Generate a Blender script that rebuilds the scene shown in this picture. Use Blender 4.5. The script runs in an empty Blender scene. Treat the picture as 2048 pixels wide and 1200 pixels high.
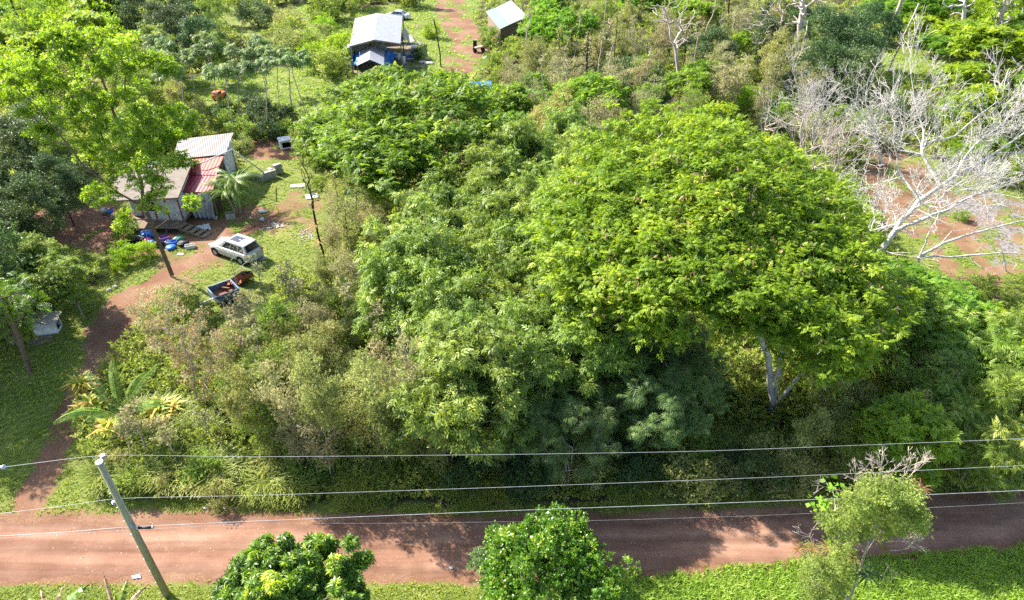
import bpy, bmesh, math, random
import numpy as np
from mathutils import Vector, Matrix

# ------------------------------------------------------------------ camera, sky, sun, exposure
S = bpy.context.scene
COL = S.collection
CAM_H, PITCH, FPX = 28.0, math.radians(35.0), 1365.0
cam_d = bpy.data.cameras.new('camera')
cam_d.sensor_width = 36.0
cam_d.lens = 36.0 * FPX / 2048.0
cam_d.clip_start = 0.1
cam_d.clip_end = 4000.0
cam = bpy.data.objects.new('camera', cam_d)
COL.objects.link(cam)
cam.location = (0, 0, CAM_H)
cam.rotation_euler = (math.pi / 2 - PITCH, 0, 0)
S.camera = cam
S.render.resolution_x, S.render.resolution_y = 1024, 600

SUN_ELEV = math.radians(39.5)
SHADOW = Vector((0.84, -0.54, 0)).normalized()          # where shadows fall on the ground
world = bpy.data.worlds.new('World')
S.world = world
world.use_nodes = True
wn = world.node_tree
for n in list(wn.nodes): wn.nodes.remove(n)
sky = wn.nodes.new('ShaderNodeTexSky')
sky.sky_type = 'NISHITA'
sky.sun_disc = False
sky.sun_elevation = SUN_ELEV
sky.sun_rotation = math.atan2(-SHADOW.x, -SHADOW.y)
sky.air_density = 1.0
sky.dust_density = 1.2
bg = wn.nodes.new('ShaderNodeBackground')
bg.inputs['Strength'].default_value = 0.125
wo = wn.nodes.new('ShaderNodeOutputWorld')
wn.links.new(sky.outputs[0], bg.inputs[0])
wn.links.new(bg.outputs[0], wo.inputs[0])

sun_d = bpy.data.lights.new('sun', 'SUN')
sun_d.energy = 5.0
sun_d.angle = math.radians(0.55)
sun_d.color = (1.0, 0.945, 0.84)
sun = bpy.data.objects.new('sun', sun_d)
COL.objects.link(sun)
sdir = Vector((SHADOW.x * math.cos(SUN_ELEV), SHADOW.y * math.cos(SUN_ELEV), -math.sin(SUN_ELEV)))
sun.rotation_euler = sdir.to_track_quat('-Z', 'Y').to_euler()
sun.location = (-60, 60, 80)

S.view_settings.view_transform = 'Standard'
S.view_settings.look = 'None'
S.view_settings.exposure = 1.78
S.view_settings.gamma = 1.0
S.render.engine = 'CYCLES'
S.cycles.max_bounces = 6
S.cycles.diffuse_bounces = 3
S.cycles.glossy_bounces = 2
S.cycles.transmission_bounces = 3
S.cycles.transparent_max_bounces = 4
S.cycles.use_denoising = False
S.cycles.use_adaptive_sampling = True
S.cycles.adaptive_threshold = 0.015

# ------------------------------------------------------------------ where a ray of the camera meets a height or a depth
CP, SP = math.cos(PITCH), math.sin(PITCH)
def ray(px, py):
    u = (px - 1024.0) / FPX; v = (py - 600.0) / FPX
    return u, CP - v * SP, -SP - v * CP
def P(px, py, z=0.0):
    x, y, dz = ray(px, py); t = (CAM_H - z) / -dz
    return Vector((x * t, y * t, z))
def W(px, py, Y):
    x, y, dz = ray(px, py); t = Y / y
    return Vector((x * t, Y, CAM_H + dz * t))
def pix(p):
    x, y, z = p[0], p[1], p[2] - CAM_H
    d = y * CP - z * SP
    return 1024 + FPX * x / d, 600 + FPX * (-y * SP - z * CP) / d

# ------------------------------------------------------------------ tagging
def tag(o, label=None, cat=None, group=None, kind=None):
    if label: o['label'] = label
    if cat: o['category'] = cat
    if group: o['group'] = group
    if kind: o['kind'] = kind
    return o
def empty(name, loc, rz=0.0, label=None, cat=None, group=None):
    o = bpy.data.objects.new(name, None)
    o.empty_display_size = 0.3
    COL.objects.link(o)
    o.location = loc; o.rotation_euler = (0, 0, rz)
    return tag(o, label, cat, group)
def copy_tree(o, parent=None):
    c = o.copy(); COL.objects.link(c); c.parent = parent
    for ch in o.children: copy_tree(ch, c)
    return c

# ------------------------------------------------------------------ materials
MAT = {}
def newmat(name):
    m = bpy.data.materials.new(name); m.use_nodes = True
    nt = m.node_tree
    for n in list(nt.nodes): nt.nodes.remove(n)
    out = nt.nodes.new('ShaderNodeOutputMaterial')
    MAT[name] = m
    return m, nt, out
def lk(nt, a, b): nt.links.new(a, b)
def ramp(nt, stops):
    r = nt.nodes.new('ShaderNodeValToRGB')
    while len(r.color_ramp.elements) < len(stops): r.color_ramp.elements.new(0.5)
    for e, (p, c) in zip(r.color_ramp.elements, stops):
        e.position = p; e.color = (c[0], c[1], c[2], 1)
    return r
def noise(nt, scale, detail=4, rough=0.6, coord='Object', vec=None):
    n = nt.nodes.new('ShaderNodeTexNoise')
    n.inputs['Scale'].default_value = scale
    n.inputs['Detail'].default_value = detail
    n.inputs['Roughness'].default_value = rough
    if vec is None:
        tc = nt.nodes.new('ShaderNodeTexCoord'); vec = tc.outputs[coord]
    lk(nt, vec, n.inputs['Vector'])
    return n
def leafmat(name, c0, c1, c2=None, trans=0.35, rough=0.5, spec=0.3, vary=0.3):
    """foliage: base colour runs over each leaf's own tint and differs from plant to plant"""
    m, nt, out = newmat(name)
    at = nt.nodes.new('ShaderNodeAttribute'); at.attribute_name = 'tint'
    stops = [(0.0, c0), (0.75, c1), (1.0, c2 or c1)] if c2 else [(0.0, c0), (1.0, c1)]
    r = ramp(nt, stops)
    lk(nt, at.outputs['Fac'], r.inputs[0])
    oi = nt.nodes.new('ShaderNodeObjectInfo')
    hs = nt.nodes.new('ShaderNodeHueSaturation')
    mr = nt.nodes.new('ShaderNodeMapRange')
    mr.inputs['To Min'].default_value = 1 - vary; mr.inputs['To Max'].default_value = 1 + vary
    lk(nt, oi.outputs['Random'], mr.inputs['Value']); lk(nt, mr.outputs[0], hs.inputs['Value'])
    m2 = nt.nodes.new('ShaderNodeMath'); m2.operation = 'MULTIPLY'; m2.inputs[1].default_value = 7.31
    lk(nt, oi.outputs['Random'], m2.inputs[0])
    m3 = nt.nodes.new('ShaderNodeMath'); m3.operation = 'FRACT'; lk(nt, m2.outputs[0], m3.inputs[0])
    mh = nt.nodes.new('ShaderNodeMapRange')
    mh.inputs['To Min'].default_value = 0.5 - 0.04 * vary / 0.3; mh.inputs['To Max'].default_value = 0.5 + 0.03 * vary / 0.3
    lk(nt, m3.outputs[0], mh.inputs['Value']); lk(nt, mh.outputs[0], hs.inputs['Hue'])
    lk(nt, r.outputs[0], hs.inputs['Color'])
    p = nt.nodes.new('ShaderNodeBsdfPrincipled')
    p.inputs['Roughness'].default_value = rough
    p.inputs['Specular IOR Level'].default_value = spec
    lk(nt, hs.outputs[0], p.inputs['Base Color'])
    t = nt.nodes.new('ShaderNodeBsdfTranslucent')
    hb = nt.nodes.new('ShaderNodeHueSaturation'); hb.inputs['Hue'].default_value = 0.485
    hb.inputs['Saturation'].default_value = 1.1; hb.inputs['Value'].default_value = 1.5
    lk(nt, hs.outputs[0], hb.inputs['Color']); lk(nt, hb.outputs[0], t.inputs['Color'])
    mx = nt.nodes.new('ShaderNodeMixShader'); mx.inputs[0].default_value = trans
    lk(nt, p.outputs[0], mx.inputs[1]); lk(nt, t.outputs[0], mx.inputs[2])
    lk(nt, mx.outputs[0], out.inputs[0])
    return m
def surf(name, c0, c1, scale=6, rough=0.8, spec=0.3, bump=0.0, metal=0.0, detail=5, stretch=None, lo=0.35, hi=0.65):
    m, nt, out = newmat(name)
    tc = nt.nodes.new('ShaderNodeTexCoord')
    vec = tc.outputs['Object']
    if stretch:
        mp = nt.nodes.new('ShaderNodeMapping'); mp.inputs['Scale'].default_value = stretch
        lk(nt, vec, mp.inputs[0]); vec = mp.outputs[0]
    n = noise(nt, scale, detail, 0.65, vec=vec)
    r = ramp(nt, [(lo, c0), (hi, c1)])
    lk(nt, n.outputs[0], r.inputs[0])
    p = nt.nodes.new('ShaderNodeBsdfPrincipled')
    lk(nt, r.outputs[0], p.inputs['Base Color'])
    p.inputs['Roughness'].default_value = rough
    p.inputs['Specular IOR Level'].default_value = spec
    p.inputs['Metallic'].default_value = metal
    if bump:
        b = nt.nodes.new('ShaderNodeBump'); b.inputs['Strength'].default_value = bump
        b.inputs['Distance'].default_value = 0.05
        lk(nt, n.outputs[0], b.inputs['Height']); lk(nt, b.outputs[0], p.inputs['Normal'])
    lk(nt, p.outputs[0], out.inputs[0])
    return m
def corrug(name, c0, c1, pitch=0.25, axis='X', rough=0.5, stain=(0.3, 0.2, 0.15), amount=0.35):
    """sheet metal or shingle roofing: ribs as bump, weather stains as noise"""
    m, nt, out = newmat(name)
    tc = nt.nodes.new('ShaderNodeTexCoord')
    wv = nt.nodes.new('ShaderNodeTexWave'); wv.wave_type = 'BANDS'; wv.bands_direction = axis
    wv.inputs['Scale'].default_value = 0.314 / pitch
    lk(nt, tc.outputs['UV'], wv.inputs['Vector'])
    n = noise(nt, 1.6, 6, 0.7)
    r = ramp(nt, [(0.35, c0), (0.65, c1)]); lk(nt, n.outputs[0], r.inputs[0])
    n2 = noise(nt, 4.5, 6, 0.75)
    r2 = ramp(nt, [(0.52, (0, 0, 0)), (0.72, (1, 1, 1))]); lk(nt, n2.outputs[0], r2.inputs[0])
    ml = nt.nodes.new('ShaderNodeMath'); ml.operation = 'MULTIPLY'; ml.inputs[1].default_value = amount
    lk(nt, r2.outputs[0], ml.inputs[0])
    mx = nt.nodes.new('ShaderNodeMixRGB'); mx.inputs[2].default_value = (*stain, 1)
    lk(nt, ml.outputs[0], mx.inputs[0]); lk(nt, r.outputs[0], mx.inputs[1])
    wc = nt.nodes.new('ShaderNodeMapRange'); wc.inputs['To Min'].default_value = 0.88; wc.inputs['To Max'].default_value = 1.0
    lk(nt, wv.outputs['Fac'], wc.inputs[0])
    mm = nt.nodes.new('ShaderNodeMixRGB'); mm.blend_type = 'MULTIPLY'; mm.inputs[0].default_value = 1
    lk(nt, mx.outputs[0], mm.inputs[1]); lk(nt, wc.outputs[0], mm.inputs[2])
    p = nt.nodes.new('ShaderNodeBsdfPrincipled'); p.inputs['Roughness'].default_value = rough
    lk(nt, mm.outputs[0], p.inputs['Base Color'])
    b = nt.nodes.new('ShaderNodeBump'); b.inputs['Strength'].default_value = 0.5; b.inputs['Distance'].default_value = 0.03
    lk(nt, wv.outputs['Fac'], b.inputs['Height']); lk(nt, b.outputs[0], p.inputs['Normal'])
    lk(nt, p.outputs[0], out.inputs[0])
    return m
def flat(name, c, rough=0.5, spec=0.5, metal=0.0, dirt=0.25):
    return surf(name, tuple(x * (1 - dirt) for x in c), c, 9, rough, spec, 0, metal)

# foliage colours (raised above real leaf albedos to brighten dark crowns)
leafmat('leaf_albizia', (0.08, 0.17, 0.012), (0.29, 0.40, 0.03), (0.56, 0.58, 0.11), trans=0.45, vary=0.01)
leafmat('leaf_albizia_dark', (0.06, 0.15, 0.015), (0.18, 0.32, 0.035), (0.36, 0.48, 0.09), trans=0.5, vary=0.12)
leafmat('leaf_olive', (0.10, 0.125, 0.03), (0.35, 0.375, 0.115), (0.64, 0.60, 0.30), trans=0.35, vary=0.2)
leafmat('leaf_tan', (0.13, 0.135, 0.05), (0.36, 0.345, 0.15), (0.62, 0.54, 0.34), trans=0.3, vary=0.2)
leafmat('leaf_midgreen', (0.07, 0.125, 0.022), (0.235, 0.335, 0.055), (0.52, 0.57, 0.17), trans=0.4, vary=0.1)
leafmat('leaf_palmate', (0.06, 0.105, 0.03), (0.17, 0.25, 0.07), (0.34, 0.42, 0.17), trans=0.35, rough=0.55, spec=0.3, vary=0.15)
leafmat('leaf_dark', (0.03, 0.065, 0.02), (0.085, 0.145, 0.04), (0.20, 0.25, 0.10), trans=0.25, rough=0.5, spec=0.35, vary=0.2)
leafmat('leaf_yellowgreen', (0.08, 0.16, 0.015), (0.22, 0.345, 0.04), (0.52, 0.56, 0.16), trans=0.5, vary=0.03)
leafmat('leaf_citrus', (0.025, 0.10, 0.006), (0.115, 0.235, 0.018), (0.38, 0.46, 0.07), trans=0.35, rough=0.38, spec=0.5, vary=0.05)
leafmat('leaf_mango', (0.03, 0.09, 0.008), (0.14, 0.25, 0.015), (0.62, 0.72, 0.07), trans=0.35, rough=0.42, spec=0.45, vary=0.05)
leafmat('leaf_bright', (0.10, 0.20, 0.012), (0.24, 0.40, 0.03), (0.42, 0.54, 0.09), trans=0.45, vary=0.12)
leafmat('leaf_weeping', (0.08, 0.15, 0.018), (0.27, 0.37, 0.06), (0.56, 0.60, 0.19), trans=0.45, vary=0.12)
leafmat('leaf_palm', (0.06, 0.13, 0.015), (0.15, 0.27, 0.03), (0.40, 0.38, 0.07), trans=0.35, rough=0.4, spec=0.5, vary=0.15)
leafmat('leaf_tiyellow', (0.22, 0.30, 0.02), (0.52, 0.48, 0.05), (0.58, 0.25, 0.11), trans=0.35, vary=0.1)
leafmat('leaf_bromeliad', (0.22, 0.24, 0.04), (0.24, 0.13, 0.06), (0.22, 0.05, 0.035), trans=0.25, vary=0.2)
leafmat('leaf_dry', (0.16, 0.10, 0.06), (0.40, 0.27, 0.16), (0.5, 0.36, 0.25), trans=0.2, vary=0.1)
leafmat('flower_red', (0.40, 0.05, 0.03), (0.65, 0.15, 0.09), trans=0.25, vary=0.1)
leafmat('seedpods', (0.42, 0.24, 0.13), (0.66, 0.46, 0.28), trans=0.25, vary=0.1)
leafmat('grass_short', (0.13, 0.20, 0.015), (0.31, 0.37, 0.06), (0.54, 0.50, 0.19), trans=0.4, vary=0.0)
leafmat('grass_lush', (0.12, 0.23, 0.015), (0.28, 0.40, 0.05), (0.50, 0.52, 0.17), trans=0.45, vary=0.0)
leafmat('grass_tall', (0.11, 0.18, 0.02), (0.32, 0.36, 0.09), (0.66, 0.55, 0.32), trans=0.4, vary=0.0)
leafmat('fern_leaf', (0.07, 0.12, 0.015), (0.26, 0.32, 0.065), (0.56, 0.51, 0.20), trans=0.4, vary=0.0)

surf('bark_pale', (0.20, 0.16, 0.12), (0.42, 0.37, 0.30), 7, 0.9, 0.2, 0.3)
surf('bark_white', (0.32, 0.29, 0.26), (0.58, 0.54, 0.50), 5, 0.85, 0.2, 0.2)
surf('bark_grey', (0.16, 0.13, 0.11), (0.34, 0.29, 0.25), 6, 0.9, 0.2, 0.3)
surf('bark_pink', (0.30, 0.24, 0.20), (0.52, 0.44, 0.38), 6, 0.9, 0.2, 0.2)
surf('bark_brown', (0.07, 0.05, 0.035), (0.19, 0.14, 0.095), 8, 0.9, 0.2, 0.3)
surf('bark_dark', (0.025, 0.02, 0.015), (0.08, 0.06, 0.045), 8, 0.95, 0.1, 0.3)

# ------------------------------------------------------------------ mesh tools
def nrm(a): return a / np.maximum(np.linalg.norm(a, axis=-1, keepdims=True), 1e-9)
def mesh_quads(name, V, F, mat, tint=None, parent=None, smooth=False):
    V = np.ascontiguousarray(V, dtype=np.float32).reshape(-1, 3); F = np.ascontiguousarray(F, dtype=np.int32)
    me = bpy.data.meshes.new(name)
    me.vertices.add(len(V)); me.vertices.foreach_set('co', V.ravel())
    k = F.shape[1]
    me.loops.add(F.size); me.loops.foreach_set('vertex_index', F.ravel())
    me.polygons.add(len(F)); me.polygons.foreach_set('loop_start', np.arange(0, F.size, k, dtype=np.int32))
    if smooth: me.polygons.foreach_set('use_smooth', np.ones(len(F), dtype=bool))
    if tint is not None:
        a = me.attributes.new('tint', 'FLOAT', 'POINT'); a.data.foreach_set('value', np.ascontiguousarray(tint, dtype=np.float32))
    me.materials.append(MAT[mat]); me.update(calc_edges=True)
    o = bpy.data.objects.new(name, me); COL.objects.link(o); o.parent = parent
    return o

def T_leaf(w=0.5, droop=0.12):
    return (np.array([[0, 0, 0], [.45, .5 * w, .04], [1, 0, -droop], [.45, -.5 * w, .04]]), np.array([[0, 1, 2, 3]]))
def T_frond(pairs=5, w=0.16, plen=0.42, droop=0.25, fold=0.0):
    V, F = [], []
    for i in range(pairs):
        x = 0.12 + 0.82 * i / max(1, pairs - 1)
        L = plen * (0.55 + 0.9 * math.sin(math.pi * min(1, 0.2 + 0.75 * i / pairs)) * .5)
        z = -droop * x * x
        for s in (-1, 1):
            b = len(V)
            V += [[x - w * .35, 0, z], [x + L * .15, s * L * .5, z - fold * .5], [x + L * .45, s * L, z - fold - .04], [x + w * .75, s * L * .45, z]]
            F.append([b, b + 1, b + 2, b + 3])
    b = len(V)
    V += [[.85, -.05, -droop * .75], [1.12, 0, -droop * 1.2], [.85, .05, -droop * .75], [.7, 0, -droop * .5]]
    F.append([b + 3, b, b + 1, b + 2])
    return np.array(V, float), np.array(F)
def T_spray(n=5, w=0.34, droop=0.35, L=.55):
    """a short twig of broad flat leaflets, nearly in one plane"""
    V, F = [], []
    for i in range(n):
        x = .05 + .55 * (i // 2) / max(1, n // 2); s = (-1) ** i
        a = (.75 - .25 * (i // 2)) * s if i < n - 1 else 0.0
        c, q = math.cos(a), math.sin(a); b = len(V); z = -droop * x * x
        V += [[x, 0, z], [x + L * .5 * c - L * w * .5 * q, L * .5 * q + L * w * .5 * c, z], [x + L * c, L * q, z - droop * .5], [x + L * .5 * c + L * w * .5 * q, L * .5 * q - L * w * .5 * c, z]]
        F.append([b, b + 1, b + 2, b + 3])
    return np.array(V), np.array(F)
def T_palmate(n=9, w=0.2, droop=0.4):
    V, F = [], []
    for i in range(n):
        a = 2 * math.pi * i / n + (i % 2) * .1
        c, s = math.cos(a), math.sin(a); b = len(V)
        V += [[.05 * c, .05 * s, 0], [.55 * c - w * .5 * s, .55 * s + w * .5 * c, -droop * .18], [c, s, -droop], [.55 * c + w * .5 * s, .55 * s - w * .5 * c, -droop * .18]]
        F.append([b, b + 1, b + 2, b + 3])
    return np.array(V), np.array(F)
def T_blade(w=0.06, bend=0.5):
    return (np.array([[0, -.5 * w, 0], [0, .5 * w, 0], [.55, .42 * w, -bend * .12], [.55, -.42 * w, -bend * .12], [1, .04 * w, -bend * .6], [1, -.04 * w, -bend * .6]]),
            np.array([[0, 1, 2, 3], [3, 2, 4, 5]]))
def T_sprig(n=6, w=0.4):
    """a twig end carrying n small leaves in three dimensions"""
    r = random.Random(n * 7 + 1); V, F = [], []
    for i in range(n):
        a = i * 2.4; x = .1 + .6 * i / n
        d = np.array([.55 + .3 * (i / n), .75 * math.cos(a), .75 * math.sin(a)]); d /= np.linalg.norm(d)
        sd = np.cross(d, [r.uniform(-1, 1), r.uniform(-1, 1), r.uniform(-1, 1)]); sd /= np.linalg.norm(sd)
        p = np.array([x, 0, 0]); L = .5; b = len(V)
        V += [p, p + d * L * .5 + sd * L * w * .5, p + d * L, p + d * L * .5 - sd * L * w * .5]
        F.append([b, b + 1, b + 2, b + 3])
    return np.array(V), np.array(F)

def scatter(C, D, N, size, T, ctint, rng, sizevar=0.3):
    """copies of template T at points C, long axis D, normal N"""
    n = len(C); D = nrm(D); N = nrm(N - D * np.sum(N * D, 1, keepdims=True)); B = np.cross(N, D)
    TV, TF = T; k = len(TV)
    s = (size * (1 + sizevar * rng.uniform(-1, 1, n)))[:, None, None] if np.ndim(size) == 0 else size[:, None, None]
    V = C[:, None, :] + s * (TV[None, :, 0:1] * D[:, None, :] + TV[None, :, 1:2] * B[:, None, :] + TV[None, :, 2:3] * N[:, None, :])
    F = (TF[None] + (np.arange(n) * k)[:, None, None]).reshape(-1, TF.shape[1])
    tint = np.repeat(np.clip(ctint, 0, 1), k)
    return V.reshape(-1, 3), F, tint
def joinq(parts):
    Vs, Fs, Ts, o = [], [], [], 0
    for V, F, t in parts:
        Vs.append(V); Fs.append(F + o); Ts.append(t); o += len(V)
    return np.concatenate(Vs), np.concatenate(Fs), np.concatenate(Ts)
def clump_leaves(rng, C, R, n, T, size, squash=0.7, up=0.8, out=0.5, rnd=0.5, dz=0.0, shell=0.5, tintbase=None):
    """n leaf templates in each ellipsoidal clump (centre C, radius R)"""
    m = len(C); idx = np.repeat(np.arange(m), n); N = len(idx)
    d = nrm(rng.normal(size=(N, 3))); rad = (shell + (1 - shell) * rng.random(N)) ** 0.8
    off = d * rad[:, None] * R[idx][:, None]; off[:, 2] *= squash
    p = C[idx] + off
    nn = nrm(d * out + np.array([0, 0, up]) + rng.normal(size=(N, 3)) * rnd)
    dd = d * np.array([1, 1, .3]) + rng.normal(size=(N, 3)) * .5 + np.array([0, 0, dz])
    tb = rng.random(m) if tintbase is None else tintbase
    tint = 0.45 * tb[idx] + 0.55 * rng.random(N) ** 1.3
    return scatter(p, dd, nn, size, T, tint, rng)

def skeleton(rng, guides, targets, r_tip=0.012, expo=0.45, pathw=0.25, jitter=0.08, step=0.7, lift=0.0):
    """guides: polylines, the first is the trunk; every target is joined to the cheapest node. Returns nodes, parents, radii"""
    nodes, par, plen = [], [], []
    def add(p, q):
        nodes.append(np.asarray(p, float)); par.append(q)
        plen.append(0.0 if q < 0 else plen[q] + np.linalg.norm(nodes[-1] - nodes[q])); return len(nodes) - 1
    for gi, g in enumerate(guides):
        g = [np.asarray(q, float) for q in g]
        if gi == 0: k = add(g[0], -1)
        else:
            A = np.array(nodes); k = int(np.argmin(np.linalg.norm(A - g[0], axis=1)))
        for q in g[1:]:
            a = nodes[k]; L = np.linalg.norm(q - a); m = max(1, int(L / step))
            for i in range(1, m + 1):
                t = i / m; k = add(a + (q - a) * t + (rng.normal(size=3) * jitter * .5 * L / m if i < m else 0), k)
    top = nodes[-1]
    targets = np.asarray(targets)
    if len(targets):
        root = np.array(guides[0][-1], float)
        order = np.argsort(np.linalg.norm(targets - root, axis=1))
        for ti in order:
            q = targets[ti]; A = np.array(nodes); pl = np.array(plen)
            dist = np.linalg.norm(A - q, axis=1)
            below = np.maximum(0, A[:, 2] - q[2] - 0.1)
            cost = dist + pathw * pl + 0.8 * below
            cost[0] += 3
            k = int(np.argmin(cost)); a = A[k]; L = dist[k]; m = max(1, int(math.ceil(L / step)))
            bow = rng.normal(size=3) * jitter * L + np.array([0, 0, lift * L])
            for i in range(1, m + 1):
                t = i / m; k = add(a + (q - a) * t + bow * math.sin(math.pi * t) + (rng.normal(size=3) * jitter * L * .3 / m if i < m else 0), k)
    nodes = np.array(nodes); par = np.array(par); cnt = np.zeros(len(par))
    has = np.zeros(len(par), bool); has[par[par >= 0]] = True
    cnt[~has] = 1
    for i in range(len(par) - 1, 0, -1): cnt[par[i]] += cnt[i] if cnt[i] > 0 else 1
    rad = r_tip * np.maximum(cnt, 1) ** expo
    return nodes, par, rad
def tubes(nodes, par, rad, sides=5, rmin=0.0):
    i = np.where((par >= 0) & (rad >= rmin))[0]
    if len(i) == 0: return np.zeros((0, 3)), np.zeros((0, 4), int)
    a, b = nodes[par[i]], nodes[i]; ra = np.minimum(rad[par[i]], rad[i] * 1.35); rb = rad[i]
    d = nrm(b - a); a = a - d * ra[:, None] * .4
    ref = np.where(np.abs(d[:, 2:3]) > .9, np.array([[1., 0, 0]]), np.array([[0, 0, 1.]]))
    u = nrm(np.cross(d, ref)); v = np.cross(d, u)
    ang = np.arange(sides) * 2 * math.pi / sides
    ring = np.cos(ang)[None, :, None] * u[:, None, :] + np.sin(ang)[None, :, None] * v[:, None, :]
    V = np.concatenate([a[:, None] + ring * ra[:, None, None], b[:, None] + ring * rb[:, None, None]], 1)
    k = np.arange(sides); f = np.stack([k, (k + 1) % sides, sides + (k + 1) % sides, sides + k], 1)
    F = (f[None] + (np.arange(len(i)) * 2 * sides)[:, None, None]).reshape(-1, 4)
    return V.reshape(-1, 3), F
def fan(rng, p, d, L, r, depth, out, spread=.5, up=.12, kids=(2, 3)):
    """forking bare branches: every piece is (a, b, radius at a, radius at b)"""
    p = np.array(p, float); d = nrm(np.array(d, float)); n = 3; r1 = r * .68
    for i in range(n):
        d = nrm(d + rng.normal(size=3) * .10 + [0, 0, up * .3]); q = p + d * L / n; ra = r + (r1 - r) * i / n
        out.append((p, q, ra, r + (r1 - r) * (i + 1) / n)); p = q
        if depth > 0 and i == 1 and rng.random() < .55: fan(rng, p, d + rng.normal(size=3) * spread * 1.2, L * .6, ra * .55, depth - 2, out, spread, up, kids)
    if depth > 0:
        for k in range(int(rng.integers(kids[0], kids[1] + 1))):
            fan(rng, p, d + rng.normal(size=3) * spread + [0, 0, up], L * rng.uniform(.62, .88), r1 * rng.uniform(.6, .85), depth - 1, out, spread, up, kids)
def segs_mesh(name, out, bark, parent, off, sides=4, rmin=.007):
    A = np.array([o[0] for o in out]) - off; B = np.array([o[1] for o in out]) - off; ra = np.maximum([o[2] for o in out], rmin); rb = np.maximum([o[3] for o in out], rmin)
    n = len(A); nodes = np.concatenate([A, B]); par = np.concatenate([np.full(n, -1), np.arange(n)]); rad = np.concatenate([ra, rb])
    V, F = tubes(nodes, par, rad, sides=sides); return mesh_quads(name, V, F, bark, None, parent, True)
def wood(name, rng, sk, mat, parent, sides=5):
    V, F = tubes(*sk, sides=sides)
    return mesh_quads(name, V, F, mat, rng.random(len(V)), parent, smooth=True)

# boxes and simple solids collected into one mesh
class MB:
    def __init__(s): s.bm = bmesh.new(); s.uv = s.bm.loops.layers.uv.new('UVMap')
    def box(s, c, size, rz=0.0, rx=0.0, ry=0.0, bevel=0.0):
        M = Matrix.Translation(Vector(c)) @ Matrix.Rotation(rz, 4, 'Z') @ Matrix.Rotation(ry, 4, 'Y') @ Matrix.Rotation(rx, 4, 'X') @ Matrix.Diagonal((*size, 1))
        r = bmesh.ops.create_cube(s.bm, size=1.0, matrix=M)
        if bevel:
            es = list({e for v in r['verts'] for e in v.link_edges})
            bmesh.ops.bevel(s.bm, geom=es, offset=bevel, segments=2, affect='EDGES', profile=.5)
        return s
    def bar(s, a, b, w, h=None):
        a, b = Vector(a), Vector(b); d = b - a; q = d.to_track_quat('X', 'Z').to_matrix().to_4x4()
        M = Matrix.Translation((a + b) / 2) @ q @ Matrix.Diagonal((d.length, w, h or w, 1))
        bmesh.ops.create_cube(s.bm, size=1.0, matrix=M); return s
    def cyl(s, a, b, r1, r2=None, seg=12, caps=True):
        a, b = Vector(a), Vector(b); d = b - a; q = d.to_track_quat('Z', 'Y').to_matrix().to_4x4()
        M = Matrix.Translation((a + b) / 2) @ q
        bmesh.ops.create_cone(s.bm, cap_ends=caps, segments=seg, radius1=r1, radius2=r1 if r2 is None else r2, depth=d.length, matrix=M); return s
    def ball(s, c, r, sz=(1, 1, 1), sub=2, jit=0.0, rnd=None):
        M = Matrix.Translation(Vector(c)) @ Matrix.Diagonal((*sz, 1))
        q = bmesh.ops.create_icosphere(s.bm, subdivisions=sub, radius=r, matrix=M)
        if jit:
            rr = rnd or random
            for v in q['verts']: v.co += (v.co - Vector(c)) * rr.uniform(-jit, jit)
        return s
    def slab(s, pts, th, uvs=None):
        """closed slab: pts is its top outline, th its thickness downward; UV in metres along first edge"""
        pts = [Vector(p) for p in pts]; n = len(pts)
        e = (pts[1] - pts[0]).normalized(); nn = (pts[1] - pts[0]).cross(pts[-1] - pts[0]).normalized(); f = nn.cross(e)
        top = [s.bm.verts.new(p) for p in pts]; bot = [s.bm.verts.new(p - Vector((0, 0, th))) for p in pts]
        fs = [s.bm.faces.new(top), s.bm.faces.new(bot[::-1])]
        for i in range(n): fs.append(s.bm.faces.new([top[i], bot[i], bot[(i + 1) % n], top[(i + 1) % n]]))
        for fc in fs:
            for l in fc.loops: q = l.vert.co - pts[0]; l[s.uv].uv = (q.dot(e), q.dot(f))
        return s
    def poly(s, pts):
        s.bm.faces.new([s.bm.verts.new(Vector(p)) for p in pts]); return s
    def build(s, name, mat, parent=None, smooth=False, M=None):
        if M is not None: s.bm.transform(M)
        bmesh.ops.recalc_face_normals(s.bm, faces=s.bm.faces[:])
        me = bpy.data.meshes.new(name); s.bm.to_mesh(me); s.bm.free()
        if smooth:
            for p in me.polygons: p.use_smooth = True
        me.materials.append(MAT[mat])
        o = bpy.data.objects.new(name, me); COL.objects.link(o); o.parent = parent
        return o

# value noise for masks and shapes
def vnoise(x, y, seed=0):
    x = np.asarray(x, float); y = np.asarray(y, float)
    xi = np.floor(x).astype(np.int64); yi = np.floor(y).astype(np.int64); fx = x - xi; fy = y - yi
    fx = fx * fx * (3 - 2 * fx); fy = fy * fy * (3 - 2 * fy)
    def h(a, b):
        n = (a * 374761393 + b * 668265263 + seed * 144665) & 0xffffffff
        n = ((n ^ (n >> 13)) * 1274126177) & 0xffffffff
        return ((n ^ (n >> 16)) & 0xffff) / 65535.0
    return (h(xi, yi) * (1 - fx) + h(xi + 1, yi) * fx) * (1 - fy) + (h(xi, yi + 1) * (1 - fx) + h(xi + 1, yi + 1) * fx) * fy
def fbm(x, y, seed=0): return .5 * vnoise(x, y, seed) + .3 * vnoise(x * 2.1, y * 2.1, seed + 1) + .2 * vnoise(x * 4.3, y * 4.3, seed + 2)
def inpoly(px, py, poly):
    px = np.asarray(px, float); py = np.asarray(py, float); c = np.zeros(px.shape, bool); n = len(poly)
    for i in range(n):
        x1, y1 = poly[i]; x2, y2 = poly[(i + 1) % n]
        if y1 == y2: continue
        c ^= ((y1 > py) != (y2 > py)) & (px < (x2 - x1) * (py - y1) / (y2 - y1) + x1)
    return c
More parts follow.
